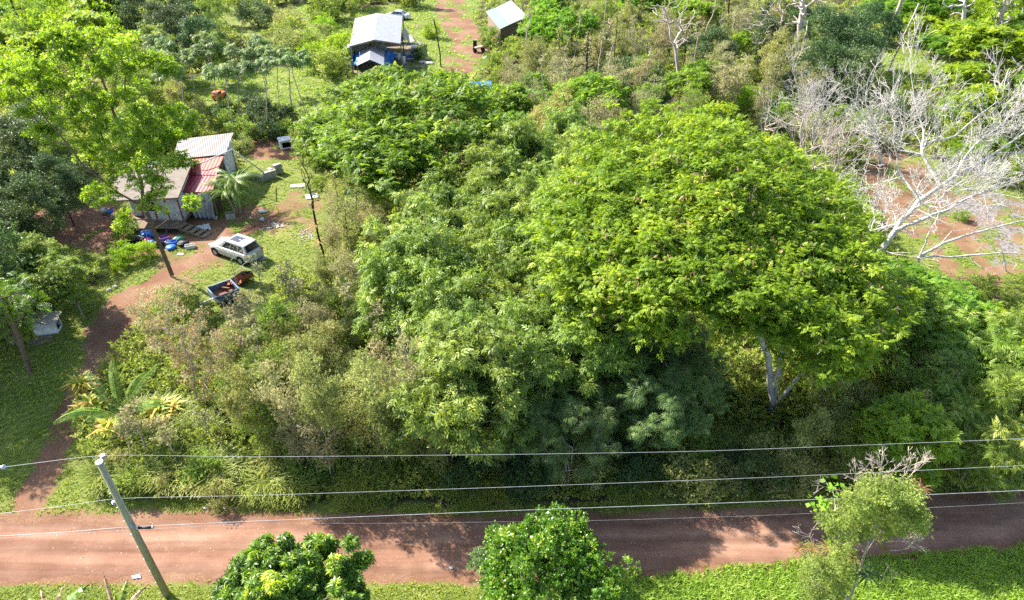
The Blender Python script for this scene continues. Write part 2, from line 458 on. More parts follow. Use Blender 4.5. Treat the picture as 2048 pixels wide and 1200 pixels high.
def dpoly(x, y, line):
    """distance from points to a polyline"""
    d = np.full(np.shape(x), 1e9)
    for (x1, y1), (x2, y2) in zip(line[:-1], line[1:]):
        vx, vy = x2 - x1, y2 - y1; t = np.clip(((x - x1) * vx + (y - y1) * vy) / (vx * vx + vy * vy + 1e-9), 0, 1)
        d = np.minimum(d, np.hypot(x - x1 - t * vx, y - y1 - t * vy))
    return d
def gpoly(pts, z=0): return [(p.x, p.y) for p in (P(a, b, z) for a, b in pts)]

# ------------------------------------------------------------------ the lie of the land (world-space outlines)
ROAD_N = gpoly([(-400, 1052), (0, 1042), (300, 1038), (620, 1040), (980, 1044), (1250, 1040), (1500, 1026), (1700, 1014), (1900, 996), (2048, 985), (2500, 955)])
ROAD_S = gpoly([(-400, 1165), (0, 1158), (300, 1150), (620, 1156), (980, 1152), (1250, 1140), (1500, 1128), (1700, 1116), (1900, 1100), (2048, 1084), (2500, 1050)])
def lineY(line, x):
    xs = np.array([p[0] for p in line]); ys = np.array([p[1] for p in line]); return np.interp(x, xs, ys)
PATH = gpoly([(40, 1060), (75, 980), (105, 920), (135, 850), (165, 790), (200, 730), (215, 680), (230, 630), (275, 590), (340, 545), (400, 515), (450, 500)])
PATHW = 1.1
DRIVE = gpoly([(925, 135), (930, 110), (945, 85), (925, 60), (908, 40), (900, 15), (905, -20), (915, -60)])
SPUR = gpoly([(920, 60), (870, 52), (810, 52)])
YARD_RED = gpoly([(555, 410), (575, 385), (600, 372), (650, 400), (640, 440), (615, 480), (560, 470), (520, 460)])
YARD_TAN = gpoly([(330, 505), (440, 500), (500, 545), (440, 560), (350, 575), (300, 560)])
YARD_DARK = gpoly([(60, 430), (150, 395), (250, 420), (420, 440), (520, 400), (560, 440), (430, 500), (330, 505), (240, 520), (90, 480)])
SHADE_SOIL = gpoly([(480, 280), (560, 275), (600, 300), (590, 320), (500, 318)])
RED_R = gpoly([(1700, 300), (1760, 262), (1850, 330), (1920, 400), (2010, 440), (2020, 500), (1990, 640), (1930, 640), (1880, 540), (1850, 480), (1760, 470), (1740, 420)])
GRAVEL_R = gpoly([(1870, 400), (1960, 380), (2048, 400), (2060, 560), (1990, 540), (1940, 440)])
CLEAR_R = gpoly([(1680, 90), (1900, 100), (1910, 150), (1850, 175), (1700, 170)])
OPEN = [gpoly(q) for q in (
    [(-600, 1500), (-600, 560), (40, 640), (200, 560), (330, 590), (250, 700), (210, 740), (150, 860), (180, 930), (440, 1000), (1000, 1010), (1500, 1000), (2200, 960), (2600, 1200), (2200, 1500)],   # road side and left lawn
    [(390, 520), (540, 510), (550, 600), (520, 650), (400, 640)],
    [(330, 230), (345, 170), (400, 150), (520, 140), (690, 120), (690, 200), (640, 250), (600, 230), (470, 215)],
    [(560, 20), (600, 100), (700, 130), (700, 40), (660, -10)],
    [(420, -20), (520, -20), (560, 60), (480, 80), (440, 40)],
    [(690, 20), (840, 0), (880, -60), (990, -60), (950, 40), (985, 120), (940, 160), (700, 160)],
    [(480, 290), (600, 280), (650, 330), (740, 300), (760, 420), (640, 470), (650, 560), (520, 560), (420, 600), (300, 600), (60, 480), (60, 400), (250, 330), (480, 400)],
    [(1680, 90), (1910, 100), (1910, 150), (1850, 175), (1700, 170)],
    [(1690, 290), (1760, 250), (1870, 320), (2050, 380), (2100, 560), (2050, 640), (1900, 640), (1840, 560), (1740, 470)])]
OPEN.append([(-300, -300), (300, -300), (300, 17.5), (-300, 17.5)])
OPEN.append([(-300, 10), (-45, 10), (-45, 45), (-300, 45)])
def is_open(x, y):
    o = np.zeros(np.shape(x), bool)
    for q in OPEN: o |= inpoly(x, y, q)
    return o
def dirt_mask(x, y):
    """0..1 bare reddish soil"""
    wob = (fbm(x * .8, y * .8, 5) - .5) * 1.3 + (fbm(x * 3, y * 3, 8) - .5) * .5
    def edge(d, w): return np.clip((w - d + wob) / .6, 0, 1)
    m = edge(dpoly(x, y, PATH), PATHW + .9 * np.exp(-((y - P(222, 650).y) / 5.0) ** 2)) * np.clip(.55 + 1.1 * (fbm(x * .3, y * .3, 44) - .2), .4, .98)
    patch = np.clip((fbm(x * .45, y * .45, 31) - .36) / .12, 0, 1)
    m = np.maximum(m, edge(dpoly(x, y, DRIVE), 3.0) * np.maximum(patch, .35))
    m = np.maximum(m, edge(dpoly(x, y, SPUR), 1.0) * .7 * patch)
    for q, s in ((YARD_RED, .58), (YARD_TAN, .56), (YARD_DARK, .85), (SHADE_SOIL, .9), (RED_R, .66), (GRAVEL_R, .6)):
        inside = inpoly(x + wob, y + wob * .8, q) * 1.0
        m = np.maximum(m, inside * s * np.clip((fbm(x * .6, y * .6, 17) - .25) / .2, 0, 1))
    yn = lineY(ROAD_N, x); ys = lineY(ROAD_S, x)
    dr = np.maximum(y - yn, ys - y)
    m = np.maximum(m, np.clip(1 - dr / (.35 + .9 * fbm(x * .5, y * .5, 3)), 0, 1))
    # worn verge west of the pole
    m = np.maximum(m, .75 * np.clip(1 - (y - yn) / 1.6, 0, 1) * (x < -9) * (y > yn) * (fbm(x, y, 12) > .42))
    return m
def on_road(x, y, pad=0.0): return (y < lineY(ROAD_N, x) + pad) & (y > lineY(ROAD_S, x) - pad)

# ------------------------------------------------------------------ ground
def ground_material():
    m, nt, out = newmat('ground')
    tc = nt.nodes.new('ShaderNodeTexCoord'); vec = tc.outputs['Object']
    n1 = noise(nt, 0.35, 5, 0.6, vec=vec); n2 = noise(nt, 2.6, 8, 0.75, vec=vec); n3 = noise(nt, 11, 6, 0.8, vec=vec)
    g = ramp(nt, [(0.3, (0.045, 0.075, 0.012)), (0.5, (0.12, 0.15, 0.03)), (0.7, (0.24, 0.22, 0.075))])
    mixn = nt.nodes.new('ShaderNodeMath'); mixn.operation = 'MULTIPLY_ADD'; mixn.inputs[1].default_value = .5
    hf = nt.nodes.new('ShaderNodeMath'); hf.operation = 'MULTIPLY'; hf.inputs[1].default_value = .5
    lk(nt, n2.outputs[0], mixn.inputs[0]); lk(nt, n1.outputs[0], hf.inputs[0]); lk(nt, hf.outputs[0], mixn.inputs[2]); lk(nt, mixn.outputs[0], g.inputs[0])
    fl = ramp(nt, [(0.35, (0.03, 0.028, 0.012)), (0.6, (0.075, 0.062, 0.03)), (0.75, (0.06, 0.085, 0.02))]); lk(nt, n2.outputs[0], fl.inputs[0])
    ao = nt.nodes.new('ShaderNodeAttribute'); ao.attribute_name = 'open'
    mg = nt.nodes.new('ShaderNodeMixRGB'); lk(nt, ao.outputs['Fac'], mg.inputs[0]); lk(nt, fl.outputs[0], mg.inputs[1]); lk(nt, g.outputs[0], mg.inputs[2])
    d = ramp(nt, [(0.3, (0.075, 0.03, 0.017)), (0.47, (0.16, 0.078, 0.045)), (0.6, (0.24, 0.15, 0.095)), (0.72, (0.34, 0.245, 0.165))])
    ad2 = nt.nodes.new('ShaderNodeMath'); ad2.operation = 'MULTIPLY_ADD'; ad2.inputs[1].default_value = .6
    h2 = nt.nodes.new('ShaderNodeMath'); h2.operation = 'MULTIPLY'; h2.inputs[1].default_value = .4
    lk(nt, n3.outputs[0], ad2.inputs[0]); lk(nt, n1.outputs[0], h2.inputs[0]); lk(nt, h2.outputs[0], ad2.inputs[2]); lk(nt, ad2.outputs[0], d.inputs[0])
    at = nt.nodes.new('ShaderNodeAttribute'); at.attribute_name = 'dirt'
    # break the edge of the bare soil up with fine noise
    s1 = nt.nodes.new('ShaderNodeMath'); s1.operation = 'ADD'; lk(nt, at.outputs['Fac'], s1.inputs[0])
    s2 = nt.nodes.new('ShaderNodeMath'); s2.operation = 'SUBTRACT'; s2.inputs[1].default_value = .5; lk(nt, n2.outputs[0], s2.inputs[0])
    s3 = nt.nodes.new('ShaderNodeMath'); s3.operation = 'MULTIPLY'; s3.inputs[1].default_value = 1.5; lk(nt, s2.outputs[0], s3.inputs[0]); lk(nt, s3.outputs[0], s1.inputs[1])
    sm = nt.nodes.new('ShaderNodeMapRange'); sm.inputs['From Min'].default_value = .35; sm.inputs['From Max'].default_value = .65; lk(nt, s1.outputs[0], sm.inputs[0])
    md = nt.nodes.new('ShaderNodeMixRGB'); lk(nt, sm.outputs[0], md.inputs[0]); lk(nt, mg.outputs[0], md.inputs[1]); lk(nt, d.outputs[0], md.inputs[2])
    ag = nt.nodes.new('ShaderNodeAttribute'); ag.attribute_name = 'gravel'
    vo = nt.nodes.new('ShaderNodeTexVoronoi'); vo.inputs['Scale'].default_value = 4.5; lk(nt, vec, vo.inputs['Vector'])
    gr = ramp(nt, [(0.0, (0.27, 0.24, 0.225)), (0.5, (0.17, 0.15, 0.14)), (0.9, (0.08, 0.07, 0.07))]); lk(nt, vo.outputs['Distance'], gr.inputs[0])
    mv = nt.nodes.new('ShaderNodeMixRGB'); lk(nt, ag.outputs['Fac'], mv.inputs[0]); lk(nt, md.outputs[0], mv.inputs[1]); lk(nt, gr.outputs[0], mv.inputs[2])
    p = nt.nodes.new('ShaderNodeBsdfPrincipled'); p.inputs['Roughness'].default_value = .95; p.inputs['Specular IOR Level'].default_value = .15
    lk(nt, mv.outputs[0], p.inputs['Base Color'])
    b = nt.nodes.new('ShaderNodeBump'); b.inputs['Strength'].default_value = .6; b.inputs['Distance'].default_value = .08
    lk(nt, ad2.outputs[0], b.inputs['Height']); lk(nt, b.outputs[0], p.inputs['Normal'])
    lk(nt, p.outputs[0], out.inputs[0])
ground_material()
def road_material():
    m, nt, out = newmat('road')
    tc = nt.nodes.new('ShaderNodeTexCoord'); vec = tc.outputs['Object']
    mp = nt.nodes.new('ShaderNodeMapping'); mp.inputs['Scale'].default_value = (0.10, 1.3, 1); mp.inputs['Rotation'].default_value = (0, 0, math.radians(-2.2)); lk(nt, vec, mp.inputs[0])
    n1 = noise(nt, 1.2, 5, 0.6, vec=mp.outputs[0]); n2 = noise(nt, 0.5, 5, .6, vec=vec); n3 = noise(nt, 14, 8, .85, vec=vec)
    a = nt.nodes.new('ShaderNodeMath'); a.operation = 'MULTIPLY_ADD'; a.inputs[1].default_value = .4; lk(nt, n1.outputs[0], a.inputs[0])
    b = nt.nodes.new('ShaderNodeMath'); b.operation = 'MULTIPLY_ADD'; b.inputs[1].default_value = .25; lk(nt, n2.outputs[0], b.inputs[0])
    c = nt.nodes.new('ShaderNodeMath'); c.operation = 'MULTIPLY'; c.inputs[1].default_value = .35; lk(nt, n3.outputs[0], c.inputs[0])
    lk(nt, c.outputs[0], b.inputs[2]); lk(nt, b.outputs[0], a.inputs[2])
    r = ramp(nt, [(0.36, (0.10, 0.045, 0.028)), (0.46, (0.175, 0.09, 0.058)), (0.54, (0.23, 0.128, 0.086)), (0.64, (0.31, 0.19, 0.132))]); lk(nt, a.outputs[0], r.inputs[0])
    # two compacted wheel tracks with loose darker soil between and along the edges
    ac = nt.nodes.new('ShaderNodeAttribute'); ac.attribute_name = 'across'
    wob = nt.nodes.new('ShaderNodeMath'); wob.operation = 'MULTIPLY_ADD'; wob.inputs[1].default_value = .16; lk(nt, n2.outputs[0], wob.inputs[0]); lk(nt, ac.outputs['Fac'], wob.inputs[2])
    tr = ramp(nt, [(0.0, (.72,) * 3), (0.17, (.86,) * 3), (0.30, (1.1,) * 3), (0.42, (1.12,) * 3), (0.52, (.84,) * 3), (0.62, (.9,) * 3), (0.72, (1.1,) * 3), (0.84, (1.06,) * 3), (0.97, (.74,) * 3)]); lk(nt, wob.outputs[0], tr.inputs[0])
    mt = nt.nodes.new('ShaderNodeMixRGB'); mt.blend_type = 'MULTIPLY'; mt.inputs[0].default_value = 1; lk(nt, r.outputs[0], mt.inputs[1]); lk(nt, tr.outputs[0], mt.inputs[2]); r = mt
    vo = nt.nodes.new('ShaderNodeTexVoronoi'); vo.inputs['Scale'].default_value = 2.6; lk(nt, vec, vo.inputs['Vector'])
    peb = ramp(nt, [(0.02, (1, 1, 1)), (0.06, (0, 0, 0))]); lk(nt, vo.outputs['Distance'], peb.inputs[0])
    mx = nt.nodes.new('ShaderNodeMixRGB'); mx.inputs[2].default_value = (.6, .47, .38, 1); lk(nt, peb.outputs[0], mx.inputs[0]); lk(nt, r.outputs[0], mx.inputs[1])
    p = nt.nodes.new('ShaderNodeBsdfPrincipled'); p.inputs['Roughness'].default_value = .95; p.inputs['Specular IOR Level'].default_value = .15
    lk(nt, mx.outputs[0], p.inputs['Base Color'])
    bp = nt.nodes.new('ShaderNodeBump'); bp.inputs['Strength'].default_value = .5; bp.inputs['Distance'].default_value = .05
    lk(nt, a.outputs[0], bp.inputs['Height']); lk(nt, bp.outputs[0], p.inputs['Normal']); lk(nt, p.outputs[0], out.inputs[0])
road_material()

def set_attr(me, name, v):
    a = me.attributes.new(name, 'FLOAT', 'POINT'); a.data.foreach_set('value', np.ascontiguousarray(v, dtype=np.float32))
def ground_attrs(me, X, Y):
    x, y = X.ravel(), Y.ravel()
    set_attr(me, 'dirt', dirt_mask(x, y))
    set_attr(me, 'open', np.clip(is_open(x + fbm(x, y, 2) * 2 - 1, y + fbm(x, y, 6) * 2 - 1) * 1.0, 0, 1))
    set_attr(me, 'gravel', inpoly(x + fbm(x, y, 4) * 2 - 1, y, GRAVEL_R) * np.clip((fbm(x * .7, y * .7, 40) - .42) / .1, 0, 1))
xs = np.concatenate([[-1500, -700, -300, -150], np.arange(-100, 100.1, .5), [150, 300, 700, 1500]])
ys = np.concatenate([[-800, -200, -60, 0], np.arange(8, 150.1, .5), [200, 300, 600, 1200, 2500]])
X, Y = np.meshgrid(xs, ys)
def ground_z(x, y): return -0.02 + 0 * x
Z = np.zeros_like(X)
nx, ny = len(xs), len(ys)
i, j = np.meshgrid(np.arange(nx - 1), np.arange(ny - 1)); q = (j * nx + i).ravel()
F = np.stack([q, q + 1, q + nx + 1, q + nx], 1)
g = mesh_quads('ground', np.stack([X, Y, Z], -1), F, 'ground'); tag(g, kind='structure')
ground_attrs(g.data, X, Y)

# the road: one sheet with an uneven edge, 4 mm above the ground
rx = np.arange(-60, 62, .2)
yn = lineY(ROAD_N, rx) - .1 + (fbm(rx * .6, rx * 0, 51) - .5) * 1.0 + (fbm(rx * 4, rx * 0, 52) - .5) * .45
ysn = lineY(ROAD_S, rx) + (fbm(rx * .6, rx * 0 + 9, 53) - .5) * .8 + (fbm(rx * 4, rx * 0, 54) - .5) * .45
k = 10; tt = np.linspace(0, 1, k)
RX = np.repeat(rx[:, None], k, 1); RY = ysn[:, None] + (yn - ysn)[:, None] * tt
V = np.stack([RX, RY, np.full_like(RX, .004)], -1)
i, j = np.meshgrid(np.arange(k - 1), np.arange(len(rx) - 1)); q = (j * k + i).ravel()
rd = mesh_quads('road', V, np.stack([q, q + k, q + k + 1, q + 1], 1), 'road'); tag(rd, kind='structure')
set_attr(rd.data, 'across', np.tile(tt, len(rx)) * .92)
def sheet(name, line, w, box):
    gx = np.arange(box[0], box[2], .2); gy = np.arange(box[1], box[3], .2); gx2, gy2 = np.meshgrid(gx + .1, gy + .1)
    m = (dirt_mask(gx2, gy2) > .5) & (dpoly(gx2, gy2, line) < w + .6) & ~on_road(gx2, gy2, .3)
    jj, ii = np.where(m); x0, y0 = gx[ii], gy[jj]
    c = np.stack([np.stack([x0, y0], -1), np.stack([x0 + .2, y0], -1), np.stack([x0 + .2, y0 + .2], -1), np.stack([x0, y0 + .2], -1)], 1)
    V = np.concatenate([c, np.full(c.shape[:2] + (1,), .004)], -1).reshape(-1, 3)
    o = mesh_quads(name, V, np.arange(len(V)).reshape(-1, 4), 'ground'); tag(o, kind='structure')
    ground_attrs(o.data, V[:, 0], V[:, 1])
sheet('dirt_path', PATH, PATHW + .6, (-45, 20, -14, 52))
sheet('driveway', DRIVE + SPUR[1:], 3.2, (-25, 75, 8, 150))

# ------------------------------------------------------------------ grass and undergrowth (nobody could count it)
RNG = np.random.default_rng(7)
def T_tuft(n=6, w=0.07, spread=.55, seed=1):
    r = random.Random(seed); parts = []
    for i in range(n):
        a = 2 * math.pi * i / n + r.uniform(-.4, .4); lean = r.uniform(.15, spread); L = r.uniform(.6, 1.0)
        d = np.array([math.cos(a) * lean, math.sin(a) * lean, 1.0]); d /= np.linalg.norm(d)
        s = np.array([-math.sin(a), math.cos(a), 0]); base = np.array([math.cos(a), math.sin(a), 0]) * .08
        mid = base + d * L * .6; tip = mid + np.array([math.cos(a) * .45, math.sin(a) * .45, .22 - .3 * lean]) * L
        parts.append((np.array([base - s * w / 2, base + s * w / 2, mid + s * w * .45, mid - s * w * .45, tip + s * .008, tip - s * .008]), np.array([[0, 1, 2, 3], [3, 2, 4, 5]]), np.zeros(6)))
    V, F, _ = joinq(parts); return V, F
def px_samples(n, x0=-80, x1=2130, y0=-25, y1=1230):
    u = (RNG.uniform(x0, x1, n) - 1024) / FPX; v = (RNG.uniform(y0, y1, n) - 600) / FPX
    t = CAM_H / (SP + v * CP); return u * t, (CP - v * SP) * t, t
def tuft_field(name, x, y, size, mat, T, label, cat):
    n = len(x); C = np.stack([x, y, np.zeros(n)], 1); D = np.stack([RNG.normal(size=n), RNG.normal(size=n), np.zeros(n)], 1)
    N = np.tile([[0, 0, 1.]], (n, 1)) + RNG.normal(size=(n, 3)) * .12
    D = nrm(D); N = nrm(N - D * np.sum(N * D, 1, keepdims=True))
    tint = .5 * fbm(x * .5, y * .5, 77) + .5 * RNG.random(n) + .25 * (fbm(x * .15, y * .15, 78) - .5)
    V, F, t = scatter(C, D, N, size, T, tint, RNG)
    o = mesh_quads(name, V, F, mat, t); tag(o, label, cat, kind='stuff'); return o
T_TUFT = T_tuft(5, .13, .9); T_TALL = T_tuft(13, .024, .75, 4)

RIGHT_LUSH = gpoly([(1180, 1160), (1500, 1130), (1780, 1110), (2500, 1060), (2600, 1400), (1150, 1400)])
LAWN_FAR = [gpoly(q) for q in ([(330, 230), (345, 170), (400, 150), (520, 140), (690, 120), (690, 200), (640, 250), (600, 230), (470, 215)],
    [(560, 20), (600, 100), (700, 130), (700, 40), (660, -10)], [(690, 20), (840, 0), (880, -60), (990, -60), (950, 40), (985, 120), (940, 160), (700, 160)], [(1680, 90), (1910, 100), (1910, 150), (1850, 175), (1700, 170)])]
x, y, t = px_samples(150000)
dm = dirt_mask(x, y); op = is_open(x, y) & ~on_road(x, y, -.22)
lush = inpoly(x, y, RIGHT_LUSH)
for q in LAWN_FAR: lush |= inpoly(x, y, q)
KEEP_OFF = [(P(447, 580).x, P(447, 580).y, 1.5), (P(473, 505).x, P(473, 505).y, 1.6), (P(99, 661).x, P(99, 661).y, .8), (P(750, 90).x, P(750, 90).y, 4.5)]
for kx, ky, kr in KEEP_OFF: op &= (x - kx) ** 2 + (y - ky) ** 2 > kr * kr
keep = op & (dm + (RNG.random(len(x)) - .5) * .5 < .42)
a = keep & ~lush
tuft_field('short_grass', x[a], y[a], (.10 + .0022 * t[a]) * RNG.uniform(.6, 1.4, a.sum()), 'grass_short', T_TUFT, 'short yellowish green lawn grass on the verges and round the left shack', 'grass')
a = keep & lush
tuft_field('lush_grass', x[a], y[a], (.22 + .0025 * t[a]) * RNG.uniform(.5, 1.4, a.sum()), 'grass_lush', T_TUFT, 'bright green lush grass at lower right and in the far clearings', 'grass')
# knee-high grass belt on the north side of the road
TALL = gpoly([(150, 930), (165, 860), (330, 820), (420, 860), (500, 900), (700, 900), (1000, 900), (1300, 900), (1600, 870), (1900, 880), (2300, 860), (2300, 1000), (2048, 992), (1700, 1018), (1300, 1030), (1000, 1035), (700, 1025), (500, 1015), (430, 985), (200, 980)])
u = RNG.uniform(-22, 42, 90000); v = RNG.uniform(18, 34, 90000)
a = inpoly(u, v, TALL) & ~on_road(u, v, .2); u, v = u[a], v[a]
hh = np.clip(.5 + 1.7 * fbm(u * .55, v * .55, 90), .35, 1.15) * np.clip((v - lineY(ROAD_N, u)) / 2.0, .25, 1) * np.where(u < -7, 1.35, 1.0)
k = (RNG.random(len(u)) < .4) & (fbm(u * .5 + 20, v * .5, 95) > .47)
tuft_field('tall_grass', u[k], v[k], hh[k], 'grass_tall', T_TALL, 'tall arching grass belt along the far side of the road', 'grass')
# taller clumps of weeds in the lush field
u = RNG.uniform(0, 36, 16000); v = RNG.uniform(14, 21, 16000); a = inpoly(u, v, RIGHT_LUSH) & ~on_road(u, v, -.1)
u, v = u[a], v[a]
tuft_field('weed_bank', u, v, .1 + .75 * np.clip(fbm(u * .7, v * .7, 61) - .25, 0, 1) * RNG.uniform(.5, 1.3, len(u)), 'grass_lush', T_tuft(6, .10, 1.1, 9), 'bright green leafy weed bank on the near side of the road', 'weeds')

x, y, t = px_samples(170000)
a = ~is_open(x, y) & ~on_road(x, y, 1.2) & (RNG.random(len(x)) < .95); x, y, t = x[a], y[a], t[a]
h = .1 + 1.5 * fbm(x * .35, y * .35, 21) * RNG.random(len(x)) * np.clip((y - lineY(ROAD_N, x)) / 3, .2, 1)
n = len(x); d = RNG.normal(size=(n, 3)); d[:, 2] = RNG.uniform(-.1, .9, n); N = RNG.normal(size=(n, 3)) * .6 + [0, 0, 1]
V, F, tt = scatter(np.stack([x, y, h], 1), d, N, .15 + .0062 * t, T_sprig(6, .5), .6 * fbm(x * .4, y * .4, 33) + .5 * RNG.random(n) - .05, RNG)
tag(mesh_quads('undergrowth', V, F, 'fern_leaf', tt), 'mixed low ferns and saplings covering the floor under the trees', 'undergrowth', kind='stuff')

# ------------------------------------------------------------------ tree kinds
def tree_obj(name, rng, guides, targets, bark, crowns, r_tip=.015, sides=5, split=None, **kw):
    """an Empty at the foot of the trunk > trunk, crown (and whatever else crowns lists)"""
    base = Vector(guides[0][0]); root = empty(name, base)
    off = np.array(base)
    guides = [[np.array(p, float) - off for p in g] for g in guides]; targets = np.asarray(targets, float) - off if len(targets) else np.zeros((0, 3))
    sk = skeleton(rng, guides, targets, r_tip=r_tip, **kw)
    if split:
        nodes, par, rad = sk
        big = rad >= split
        V, F = tubes(nodes, np.where(big, par, -1), rad, sides=8); mesh_quads('trunk', V, F, bark, rng.random(len(V)), root, True)
        V, F = tubes(nodes, np.where(~big, par, -1), rad, sides=4); mesh_quads('branches', V, F, bark, rng.random(len(V)), root, True)
    else: wood('trunk', rng, sk, bark, root, sides)
    for cname, mat, parts in crowns:
        V, F, t = joinq([(v - (off if isabs else 0), f, tt) for (v, f, tt), isabs in parts])
        oo = mesh_quads(cname, V, F, mat, t, root)
        if cname in ('seed_pods', 'blossom', 'vine_leaves'): oo['kind'] = 'stuff'
    return root
def blobpts(rng, n, c, r, hollow=.35, zlo=-1.0):
    out = []
    while len(out) < n:
        p = rng.uniform(-1, 1, 3)
        L = np.linalg.norm(p)
        if L > 1 or L < hollow or p[2] < zlo: continue
        out.append(np.array(c) + p * np.array(r))
    return np.array(out)
PROTO = {}
def proto(kind, root, h): PROTO.setdefault(kind, []).append((root, h))
def mk_scrub(seed, leaf, kind, n=34, leafn=70, rr=1.25, bark='bark_grey'):
    rng = np.random.default_rng(seed); H = 6.0
    T = np.concatenate([blobpts(rng, n, (rng.normal() * .2, rng.normal() * .2, 4.3), (rr, rr, 1.6), .2), blobpts(rng, n // 3, (0, 0, 2.4), (rr * .8, rr * .8, 1.1), .2)])
    lean = rng.normal(size=2) * .25
    g = [[(0, 0, 0), (lean[0] * .4, lean[1] * .4, 1.5), (lean[0], lean[1], 3.4)], [(0, 0, .1), (.45 * rng.normal(), .45 * rng.normal(), 2.6)]]
    R = rng.uniform(.28, .62, len(T))
    c = clump_leaves(rng, T, R, leafn, T_sprig(5, .5), .17, squash=.75, up=.5, rnd=.7, dz=.5, shell=.15)
    proto(kind, tree_obj('scrub_tree', rng, g, T, bark, [('crown', leaf, [(c, False)])], r_tip=.011, step=.5, jitter=.12), H)
for s in range(4): mk_scrub(100 + s, 'leaf_olive', 'olive')
for s in range(3): mk_scrub(120 + s, 'leaf_tan', 'tan', n=30, leafn=38, bark='bark_pink')
for s in range(2): mk_scrub(140 + s, 'leaf_midgreen', 'greenscrub', n=36, leafn=70, rr=1.5)

def mk_trema(seed):
    rng = np.random.default_rng(seed); H = 8.5
    T = blobpts(rng, 62, (0, 0, 5.6), (2.7, 2.7, 2.8), .5, -.7)
    g = [[(0, 0, 0), (.15, .1, 1.8), (.1, -.1, 3.4)]]
    T = np.concatenate([T, T + rng.normal(size=T.shape) * .5])
    c = clump_leaves(rng, T, rng.uniform(.28, .6, len(T)), 34, T_spray(5, .34, .5), .42, squash=.6, up=.8, out=.7, rnd=.35, dz=-.35, shell=.4)
    c2 = clump_leaves(rng, T, rng.uniform(.5, .8, len(T)), 14, T_sprig(6, .35), .34, squash=.7, up=.4, rnd=.6, shell=.1)
    proto('trema', tree_obj('drooping_leaf_tree', rng, g, T, 'bark_grey', [('crown', 'leaf_midgreen', [(c, False), (c2, False)])], r_tip=.016), H)
for s in range(4): mk_trema(200 + s)
def mk_palmate(seed):
    rng = np.random.default_rng(seed); H = 6
    T = blobpts(rng, 44, (0, 0, 4.1), (2.3, 2.3, 2.0), .45, -.8)
    g = [[(0, 0, 0), (.1, 0, 1.2), (0, .1, 2.2)], [(0, 0, .2), (.7, .4, 2.2)], [(0, 0, .2), (-.6, .5, 2.3)]]
    c = clump_leaves(rng, T, rng.uniform(.35, .7, len(T)), 15, T_palmate(13, .12, .5), .28, squash=.7, up=1.1, out=.5, rnd=.3, dz=0, shell=.5)
    proto('palmate', tree_obj('palmate_leaf_tree', rng, g, T, 'bark_grey', [('crown', 'leaf_palmate', [(c, False)])], r_tip=.016), H)
for s in range(3): mk_palmate(220 + s)
def mk_umbrella(seed):
    rng = np.random.default_rng(seed); H = 8.0
    T = blobpts(rng, 13, (0, 0, 6.9), (1.5, 1.5, .8), .3, -.4)
    lean = rng.normal(size=2) * .5
    g = [[(0, 0, 0), (lean[0] * .3, lean[1] * .3, 2.5), (lean[0], lean[1], 5.2)]]
    c = clump_leaves(rng, T, rng.uniform(.35, .6, len(T)), 9, T_palmate(9, .24, .7), .42, squash=.7, up=1.3, out=.4, rnd=.25, shell=.4)
    proto('umbrella', tree_obj('umbrella_leaf_tree', rng, g, T, 'bark_pale', [('crown', 'leaf_palmate', [(c, False)])], r_tip=.022, pathw=.1), H)
for s in range(4): mk_umbrella(240 + s)
def mk_albizia(seed, R=3.6, H=8.5, leaf='leaf_albizia_dark', kind='albizia'):
    rng = np.random.default_rng(seed); T = []
    while len(T) < 75:
        p = rng.uniform(-1, 1, 2); d = np.hypot(*p)
        if d > 1: continue
        T.append((p[0] * R, p[1] * R, H - .3 - 1.6 * d * d - rng.choice([0, 0, .7, 1.5]) * (1 - .3 * d) + rng.normal() * .2))
    T = np.array(T)
    g = [[(0, 0, 0), (.2, .1, 1.4), (.1, .2, 2.8)], [(.1, .2, 2.6), (1.1, .4, 4.6)], [(.1, .2, 2.6), (-1.0, -.5, 4.8)], [(.1, .2, 2.2), (.1, 1.2, 4.6)]]
    TT = np.concatenate([T, T + rng.normal(size=T.shape) * [.5, .5, .2]])
    c = clump_leaves(rng, TT, rng.uniform(.3, .6, len(TT)), 20, T_spray(5, .42, .3), .46, squash=.32, up=1.8, out=.25, rnd=.25, shell=.15)
    proto(kind, tree_obj('feathery_tree', rng, g, T, 'bark_pale', [('crown', leaf, [(c, False)])], r_tip=.013, lift=-.04), H)
for s in range(3): mk_albizia(260 + s)
for s in range(2): mk_albizia(270 + s, 2.6, 7.0, 'leaf_albizia', 'albizia_bright')
def mk_dark(seed):
    rng = np.random.default_rng(seed); H = 8
    T = blobpts(rng, 60, (0, 0, 4.7), (2.9, 2.9, 3.3), .55, -.8)
    c = clump_leaves(rng, T, rng.uniform(.5, .95, len(T)), 70, T_sprig(5, .4), .36, squash=.7, up=.7, out=.6, rnd=.5, dz=-.3, shell=.3)
    proto('dark', tree_obj('evergreen_tree', rng, [[(0, 0, 0), (0, .1, 1.2), (.1, 0, 2.6)]], T, 'bark_dark', [('crown', 'leaf_dark', [(c, False)])], r_tip=.018), H)
for s in range(3): mk_dark(280 + s)
def mk_bush(seed, leaf, kind, H=2.4, sz=.22, name='bush'):
    rng = np.random.default_rng(seed)
    T = blobpts(rng, 34, (0, 0, H * .48), (1.45, 1.45, H * .5), .5, -.85)
    c = clump_leaves(rng, T, rng.uniform(.25, .6, len(T)), 45, T_sprig(5, .5), sz, squash=.8, up=.7, out=.5, rnd=.5, dz=.2, shell=.2)
    proto(kind, tree_obj(name, rng, [[(0, 0, 0), (.05, 0, .4), (0, .05, .8)]], T, 'bark_brown', [('crown', leaf, [(c, False)])], r_tip=.01, step=.4), H)
for s in range(2): mk_bush(300 + s, 'leaf_bright', 'brightbush')
for s in range(2): mk_bush(310 + s, 'leaf_dark', 'darkbush')
